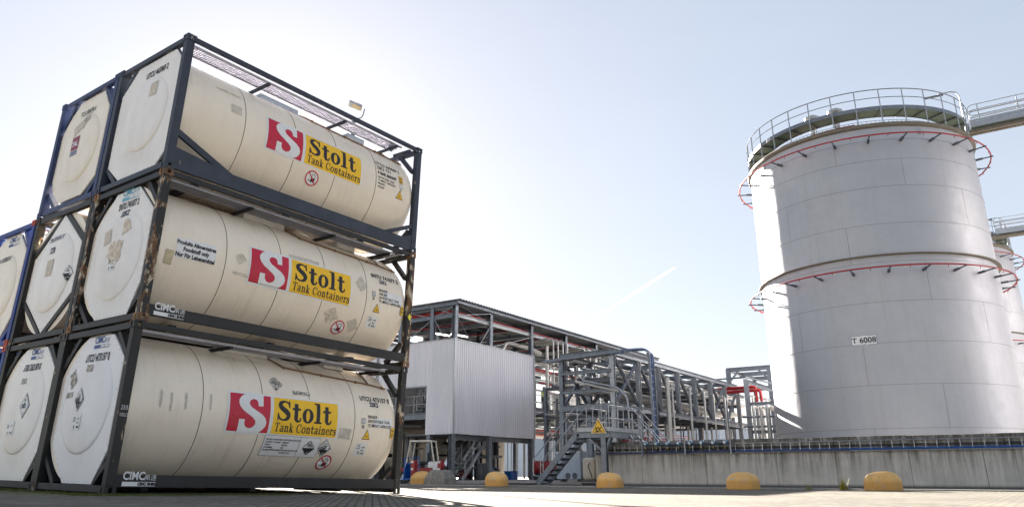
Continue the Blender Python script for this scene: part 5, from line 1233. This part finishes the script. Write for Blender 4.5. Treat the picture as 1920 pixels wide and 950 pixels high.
for k in range(26):      # droppers to the ground and short bends
    x = rnd.uniform(36.6, 54); y = rnd.choice((17.2, 17.7, 18.4, 20.2, 15.9)); r = rnd.choice((.04, .05, .07)); z1 = rnd.choice((3.7, 5.0)); 
    MB().tube(bend([(x + .5, y + .4, z1 + .05), (x, y, z1 + .05), (x, y, .2)], .15), r, 8).build('dropper', rnd.choice(('clad_pipe', 'clad_pipe', 'galv')), bp, smooth=True)
MB().tube([(38.9, 16.1, 5.4), (38.9, 16.1, .2)], .13, 12).build('dropper', 'clad_pipe', bp, smooth=True)
MB().tube(bend([(34.5, 18.6, 5.0), (33.0, 18.4, 5.0), (32.7, 18.3, 4.75), (32.6, 16.0, 4.15)], .2), .06, 8).build('pipe', 'clad_pipe', bp, smooth=True)
MB().tube(bend([(34.5, 18.2, 5.05), (32.8, 18.0, 5.0), (32.5, 17.8, 4.75), (32.4, 15.9, 4.3), (32.4, 15.4, 3.8), (32.4, 15.35, 1.3)], .2), .045, 8).build('pipe', 'galv_lt', bp, smooth=True)
for k in range(5): MB().tube([(39 + k * .6, 19.0 + k * .5, 2.2 + .2 * k), (54, 19.0 + k * .5, 2.2 + .2 * k)], .035, 6).build('pipe', 'red_pipe', bp, smooth=True)
# second lower rack between the bridge and the hall
rk2 = thing('pipe_rack', 'low grey pipe rack standing behind the truss bridge', 'pipe rack'); rnd = random.Random(8)
for x in (39.5, 43.5, 47.5, 51.5, 55.5):
    for y in (21.2, 24.2): MB().ibeam((x, y, .11), (x, y, 5.4), .18, .18, (1, 0, 0)).build('post', 'galv', rk2)
    for z in (2.4, 3.6, 5.3): MB().ibeam((x, 21.0, z), (x, 24.4, z), .14, .18).build('cross_beam', 'steel_dk', rk2)
for z in (2.55, 3.75, 5.45):
    for k in range(9):
        y = 21.3 + k * .34 + rnd.uniform(-.04, .04); r = rnd.choice((.04, .05, .08, .1)); MB().tube([(38.6 + rnd.uniform(0, 2), y, z + r), (57, y, z + r)], r, 8).build('pipe', rnd.choice(('clad_pipe', 'clad_pipe', 'galv', 'galv_lt', 'steel_dk', 'red_pipe')), rk2, smooth=True)
for k in range(20):
    x = rnd.uniform(39, 57); y = rnd.uniform(20.6, 24.8); MB().tube([(x, y, .11), (x, y, rnd.uniform(1.5, 5))], rnd.choice((.04, .06, .08)), 8).build('dropper', rnd.choice(('clad_pipe', 'galv', 'steel_dk', 'ivory')), rk2, smooth=True)
# cable ladder over the tower with blue cable
ct = thing('curved_cable_ladder', 'pale steel cable ladder over the stair tower bending down with a bright blue cable', 'cable ladder')
path = bend([(32.7, 20.2, 5.86), (32.7, 15.35, 6.05), (32.7, 14.35, 6.0), (32.7, 14.3, .9)], .75, 8)
for off in (0, .42):
    pts = [p + Vector((off, 0, 0)) for p in path]
    mb = MB()
    for a, b in zip(pts, pts[1:]): mb.beam(a, b, .04, .12, (1, 0, 0) if False else (0, 1, .5))
    mb.build('side_rail', 'galv', ct)
acc = 0
for a, b in zip(path, path[1:]):
    Ls = (b - a).length; k = math.ceil(acc / .3) * .3
    while k < acc + Ls:
        p = a.lerp(b, (k - acc) / Ls); MB().beam(p + Vector((0, 0, 0)), p + Vector((.42, 0, 0)), .03, .03).build('rung', 'galv_lt', ct); k += .3
    acc += Ls
MB().tube([p + Vector((.15, .03, .04)) for p in path[:]], .05, 6).build('cable', 'blue_cable', ct, smooth=True); MB().tube([p + Vector((.26, .03, .03)) for p in path[3:]], .045, 6).build('cable', 'blue_cable', ct, smooth=True)
# access stair with platform and the second flight over the wall
st = thing('access_stair', 'zigzag galvanised access stair and platform crossing the end of the concrete wall', 'stairs')
def tubeo(pts, r=.024, name='handrail', mt='galv_lt'): return MB().tube(pts, r, 6).build(name, mt, st, smooth=True)
XA, XB = 28.55, 29.35
for x in (XA, XB): MB().beam((x, 17.95, .05), (x, 15.93, 2.06), .06, .24, (0, 1, 1)).build('stringer', 'galv', st)
for k in range(9):
    f = (k + .7) / 9.4; y = 17.95 - 2.02 * f; z = .05 + 2.01 * f; MB().box(XA + .03, XB - .03, y - .12, y + .13, z, z + .03).build('tread', 'steel_dk', st); MB().box(XA + .03, XB - .03, y + .115, y + .13, z - .06, z + .03).build('tread_nosing', 'galv', st)
MB().box(XA, 31.3, 14.45, 15.95, 2.08, 2.12).build('platform', 'green_grate', st)
for (a, b) in (((XA, 14.45), (XA, 15.95)), ((XA, 14.45), (31.3, 14.45)), ((XA, 15.95), (31.3, 15.95))):
    MB().beam((*a, 1.97), (*b, 1.97), .06, .20).build('platform_beam', 'galv', st); MB().beam((*a, 2.2), (*b, 2.2), .02, .16).build('toe_plate', 'galv_lt', st)
MB().ibeam((28.65, 14.75, .006), (28.65, 14.75, 1.87), .22, .22, (1, 0, 0)).build('support_post', 'galv', st); MB().ibeam((31.2, 15.9, .11), (31.2, 15.9, 1.87), .16, .16).build('support_post', 'galv', st)
for q in ((28.65, 15.45, 1.86), (29.35, 14.75, 1.86), (28.65, 14.47, 1.86)): MB().beam((28.65, 14.75, 1.25), q, .08, .08).build('knee_brace', 'galv', st)
for x in (XA, XB):
    tubeo(bend([(x, 17.85, .35), (x, 18.15, .38), (x, 18.15, 1.05), (x, 16.0, 3.14), (x, 15.3, 3.16)] , .1)); tubeo(bend([(x, 17.8, .75), (x, 16.0, 2.62), (x, 15.3, 2.64)], .1), .02)
    for f in (.08, .40, .72, 1.0): y = 17.95 - 2.02 * f; z = .05 + 2.01 * f; tubeo([(x, y, z), (x, y, z + 1.06)], .022, 'railing_post')
for z in (3.16, 2.64): tubeo([(XA, 15.5, z), (XA, 14.45, z), (29.9, 14.45, z)], .022); tubeo([(XB, 15.97, z), (31.3, 15.97, z), (31.3, 15.2, z)], .022)
for (x, y) in ((XA, 15.2), (XA, 14.8), (XA, 14.45), (28.9, 14.45), (29.4, 14.45), (29.9, 14.45), (30.6, 15.97), (31.3, 15.97)): tubeo([(x, y, 2.1), (x, y, 3.16)], .022, 'railing_post')
for x in (30.45, 31.25): 
    MB().beam((x, 14.45, 2.02), (x, 12.9, .45), .05, .22, (0, 1, 1)).build('stringer', 'galv', st)
    for dz in (1.1, .62): tubeo(bend([(x, 15.2, 2.08 + dz), (x, 14.35, 2.08 + dz), (x, 12.7, .35 + dz)], .1))
    for f in (.1, .5, .9): tubeo([(x, 14.45 - 1.55 * f, 2.02 - 1.57 * f), (x, 14.45 - 1.55 * f, 3.1 - 1.57 * f)], .022, 'railing_post')
for k in range(6): f = (k + .5) / 6; MB().box(30.48, 31.22, 14.45 - 1.55 * f - .12, 14.45 - 1.55 * f + .12, 2.0 - 1.55 * f, 2.03 - 1.55 * f).build('tread', 'green_grate', st)
# EX sign
sg = thing('warning_sign', 'yellow triangular EX warning sign on the stair platform railing', 'sign', (28.42, 14.88, 2.03))
MB().prism([(-.36, 0), (.36, 0), (0, .62)], lambda u, v, w: (w, -u, v), .0, .02).build('panel', 'white_paint', sg)
A = Art(); t_ = lambda q: [(-.36 * q, .2 - .2 * q), (.36 * q, .2 - .2 * q), (0, .2 + .42 * q)]
A.poly(t_(.93), 'sign_yellow', 1); A.poly(t_(.78), 'black', 2); A.poly(t_(.68), 'sign_yellow', 3); A.text('EX', 0, .075, .24, 'black', .008, .95, 4, 'CENTER')
A.build('symbol', lambda u, v, off: (-.002 - off, -u, v), sg)
# end portal with red pipes beside the big tank
pf = thing('portal_frame', 'grey steel portal frame rising behind the end of the pipe bridge', 'steel frame')
for y in (18.15, 15.15):
    MB().ibeam((55.6, y, .03), (55.6, y, 7.78), .28, .28, (1, 0, 0)).build('post', 'galv', pf)
    MB().ibeam((62, y, .03), (62, y, 7.78), .24, .24, (1, 0, 0)).build('post', 'galv', pf); MB().ibeam((55.6, y, 7.75), (62, y, 7.75), .2, .2).build('beam', 'galv', pf)
for x, z in ((55.6, 7.75), (62, 7.75), (58.8, 7.75), (55.7, 6.3)): MB().ibeam((x, 18.3, z), (x, 15.0, z), .2, .30).build('beam', 'galv', pf)
for y, s in ((18.0, -1), (15.3, 1)): MB().beam((55.6, y, 7.0), (55.6, y + s * .6, 7.6), .12, .12).build('knee_brace', 'galv', pf)
ep = thing('end_support', 'tall grey post with arms carrying cable ladder and red pipes beside the big tank', 'steel frame')
MB().ibeam((50.0, 15.2, .03), (50.0, 15.2, 6.35), .26, .26, (1, 0, 0)).build('post', 'galv_lt', ep)
for (a, b, w, h) in (((50, 15.2, 6.2), (56.5, 14.0, 5.7), .2, .25), ((50, 15.1, 4.75), (50.4, 12.2, 4.75), .16, .2), ((50, 15.2, 3.0), (50.4, 12.2, 3.0), .16, .2), ((54, 14.4, 3.2), (54, 14.4, 5.9), .3, .3)): MB().ibeam(a, b, w, h).build('beam', 'galv', ep)
for off in (0, .35): MB().tube([(50, 18.0 + off * .2, 6.45), (50 + off, 15.2, 6.5), (53.5 + off, 13.0, 5.9)], .045, 6).build('cable_ladder', 'galv', ep)
for k, (x, y, r) in enumerate(((47.0, 14.0, .075), (47.2, 13.62, .075), (47.4, 13.25, .14), (47.6, 12.85, .075), (47.8, 12.45, .07))):
    MB().tube(bend([(x + 3, y + .3, 4.35), (x, y, 4.35), (x, y, .1)], .2), r, 10).build('riser', 'clad_pipe', ep, smooth=True)
for k in range(5): MB().tube(bend([(53, 15.4 - .2 * k, 5.4 - .05 * k), (50.8 + .35 * k, 15.4 - .2 * k, 5.4 - .05 * k), (50.8 + .35 * k, 15.4 - .2 * k, .1)], .2), .07, 8).build('riser', 'clad_pipe', ep, smooth=True)
for z, y in ((5.85, 15.9), (5.62, 15.6)): MB().tube(bend([(50.5, y + 1.7, z), (50.2, y - 1.2, z), (50.2, y - 1.25, 4.9)], .15), .10, 8).build('fire_pipe', 'red_pipe', ep, smooth=True)
for z in (1.6, 2.2, 3.3, 3.9): MB().tube([(49.2, 15.4, z), (50.4, 12.0, z)], .07, 8).build('lateral', 'galv', ep)

# ------------------------------------------------------------------ small yard things near the stair and hall
cb = thing('switch_cabinet', 'pale grey cabinet with two arched openings behind the zigzag stair', 'cabinet', (31.2, 17.25, .11))
MB().box(-.3, .3, -.1, 1.15, .12, 1.25).build('body', 'concrete_tank', cb, bevel=.02); MB().box(-.32, .32, -.12, 1.17, 1.25, 1.30).build('lid', 'white_paint', cb, bevel=.01)
for y in (.2, .55): MB().lathe([(0, -.01), (.13, -.01), (.13, .004), (0, .004)], 'x', (-.30, y, .26), 16).build('arched_opening', 'steel_dk', cb)
for y in (0, .9): MB().box(-.25, .25, y, y + .12, 0, .12).build('foot', 'steel_dk', cb)
ib = thing('liquid_container', 'cream rounded plastic container between the stair and the wall end', 'container', (31.0, 16.35, .11))
MB().box(-.3, .3, 0, .62, .1, 1.02).build('body', 'ivory', ib, bevel=.12); MB().box(-.35, .35, -.04, .66, 0, .1).build('pallet', 'steel_dk', ib); MB().tube(bend([(-.31, .2, .8), (-.36, .28, .7), (-.34, .1, .2)], .05), .02, 6).build('hose', 'rubber', ib)
MB().tube([(-.3, .62, 1.02), (-.3, .62, 1.3), (-.3, 0, 1.3), (-.3, 0, 1.02)], .02, 5).build('handle', 'galv', ib)
hs = MB().tube(bend([(29.6, 21.5, .03), (29.2, 20.6, .03), (29.9, 19.9, .03), (29.3, 19.0, .03), (30.2, 18.4, .05)], .5), .03, 6).build('hose', 'rubber', smooth=True); tag(hs, 'black rubber hose lying on the ground left of the zigzag stair', 'hose')
hs = MB().tube(bend([(30.4, 16.8, .05), (30.0, 16.5, .03), (30.2, 16.1, .03), (29.8, 15.9, .03)], .2), .05, 6).build('hose', 'rubber', smooth=True); tag(hs, 'short thick black hose lying below the cream container', 'hose')
# forklift
fk = thing('forklift', 'white forklift with red base parked left of the hall columns', 'forklift', (31.2, 26.9, .006), R(115))
MB().box(-.9, .8, -.55, .55, .22, .75).build('base', 'red_mach', fk, bevel=.06); MB().box(-1.15, -.6, -.5, .5, .35, 1.05).build('counterweight', 'white_paint', fk, bevel=.1); MB().box(-.2, .45, -.5, .5, .75, .9).build('floor', 'steel_dk', fk)
for y in (-.48, .48):
    MB().tube([(.55, y, .8), (.35, y, 2.05), (-.75, y, 2.05), (-.95, y, 1.0)], .045, 8).build('cab_post', 'ivory', fk, smooth=True)
    MB().tube([(.95, y * .7, .1), (.95, y * .7, 2.5)], .06, 8).build('mast_rail', 'rubber', fk); MB().box(1.0, 1.9, y * .6 - .06, y * .6 + .06, .08, .13).build('fork', 'steel_dk', fk)
    for x, r in ((.55, .3), (-.75, .25)): w_ = MB().lathe([(0, -.09), (r, -.09), (r, .09), (0, .09)], 'y', (x, y * 1.12, r), 18).build('wheel', 'rubber', fk); MB().lathe([(0, -.1), (r * .5, -.1), (r * .5, .1), (0, .1)], 'y', (x, y * 1.12, r), 14).build('rim', 'white_paint', w_)
MB().box(-.8, .4, -.5, .5, 2.05, 2.10).build('overhead_guard', 'white_paint', fk); MB().box(-.55, -.1, -.25, .25, .9, 1.05).build('seat', 'rubber', fk, bevel=.05); MB().box(-.62, -.5, -.25, .25, 1.0, 1.5).build('seat_back', 'rubber', fk, bevel=.05)
MB().tube([(.42, 0, .9), (.2, 0, 1.25)], .03, 6).build('steering_column', 'rubber', fk); MB().tube([(.2 + .14 * math.cos(a) * .5, .16 * math.sin(a), 1.27 + .1 * math.cos(a)) for a in [2 * math.pi * i / 14 for i in range(14)]], .015, 5, closed=True).build('steering_wheel', 'rubber', fk)
bt = thing('blue_trolley', 'blue steel trolley right behind the far foot of the container stack', 'trolley', (27.9, 24.6, .006), R(50))
MB().box(-.5, .5, -.35, .35, .18, .26).build('platform', 'blue_mach', bt); MB().tube([(-.5, -.33, .2), (-.6, -.33, 1.15), (-.6, .33, 1.15), (-.5, .33, .2)], .03, 6).build('push_handle', 'blue_mach', bt, smooth=True)
MB().beam((-.45, 0, .9), (.45, 0, .25), .5, .05).build('chute', 'blue_mach', bt)
for x in (-.38, .38):
    for y in (-.3, .3): MB().lathe([(0, -.03), (.1, -.03), (.1, .03), (0, .03)], 'y', (x, y, .1), 12).build('wheel', 'rubber', bt)
# floodlight mast behind the stack, lamp post behind the far stack corner
def mast(x, y, h, lb, head=True):
    t = thing('lamp_mast', lb, 'lamp post', (x, y, 0)); MB().lathe([(.13, 0), (.07, h)], 'z', (0, 0, 0), 14).build('pole', 'galv', t, smooth=True)
    if head:
        MB().tube(bend([(0, 0, h - .4), (0, 0, h), (.10, -.32, h + .03), (.1, -.42, h + .35)], .1), .02, 6).build('arm', 'steel_dk', t)
        hd = MB().add([(-.30, -.02, .05), (.05, -.34, -.10), (.28, -.05, -.10), (-.07, .27, .05), (-.30, -.02, .13), (.05, -.34, -.02), (.28, -.05, -.02), (-.07, .27, .13)], [(0, 3, 2, 1), (4, 5, 6, 7), (0, 1, 5, 4), (1, 2, 6, 5), (2, 3, 7, 6), (3, 0, 4, 7)]).build('lamp_head', 'galv_lt', t)
        hd.location = (-.02, -.02, h + .52); MB().add([(-.26, -.02, .045), (.04, -.29, -.10), (.24, -.05, -.105), (-.06, .23, .045)], [(0, 3, 2, 1)]).build('glass', 'tan_plate', hd)
    return t
mast(17.3, 18.62, 12.7, 'floodlight on a tall pole peeking over the topmost tank container')
t = thing('lamp_post', 'slim grey lamp post standing behind the far corner of the container stack', 'lamp post', (24.8, 24.0, 0)); MB().lathe([(.09, 0), (.06, 9.0)], 'z', (0, 0, 0), 14).build('pole', 'galv', t, smooth=True); MB().box(-.2, .2, -.5, .1, 9.0, 9.1).build('lamp_head', 'galv', t, bevel=.03)
# pale sheds far behind, seen through the hall
for (x, y, w, d, h, lb) in ((92, 76, 30, 14, 7, 'pale blue-grey shed far behind the clad box, seen between the columns'), (96, 44, 12, 26, 6, 'pale shed far behind the pipe bridge')):
    t = thing('storage_shed', lb, 'building', (x, y, 0)); MB().box(-w / 2, w / 2, -d / 2, d / 2, 0, h).build('wall', 'concrete_tank', t)
    mb = MB().prism([(-d / 2 - .3, h), (d / 2 + .3, h), (0, h + 1.4)], lambda u, v, w_: (w_, u, v), -w / 2 - .3, w / 2 + .3); mb.build('roof', 'galv_lt', t)
    for k in range(5): MB().box(-w / 2 - .02, -w / 2 + .01, -d / 2 + 1 + k * d / 5, -d / 2 + 1.9 + k * d / 5, 1, 3.4).build('door', 'steel_dk', t)
# contrail
mm_, nt, bs = newmat('contrail_vapour'); tr = nt.nodes.new('ShaderNodeBsdfTransparent'); tl = nt.nodes.new('ShaderNodeBsdfTranslucent'); tl.inputs['Color'].default_value = (.95, .95, .97, 1); mx = nt.nodes.new('ShaderNodeMixShader')
f = ramp(nt, noise(nt, coords(nt, (.006, .006, .006)), 3, 6, .65), .3, .75, .12, .62); nt.links.new(f, mx.inputs[0]); nt.links.new(tr.outputs[0], mx.inputs[1]); nt.links.new(tl.outputs[0], mx.inputs[2]); nt.links.new(mx.outputs[0], nt.nodes['Material Output'].inputs['Surface']); M['contrail'] = mm_
a, b = Vector((.882, .478, .190)) * 4200, Vector((.92, .36, .26)) * 5200
o = MB().tube([a.lerp(b, i / 12) for i in range(13)], [4 + 6 * (i / 12) ** .5 * (1 - (i / 12) ** 6) for i in range(13)], 10).build('contrail', 'contrail', smooth=True); tag(o, 'faint white aircraft vapour trail in the sky above the pipe bridge', kind='stuff')
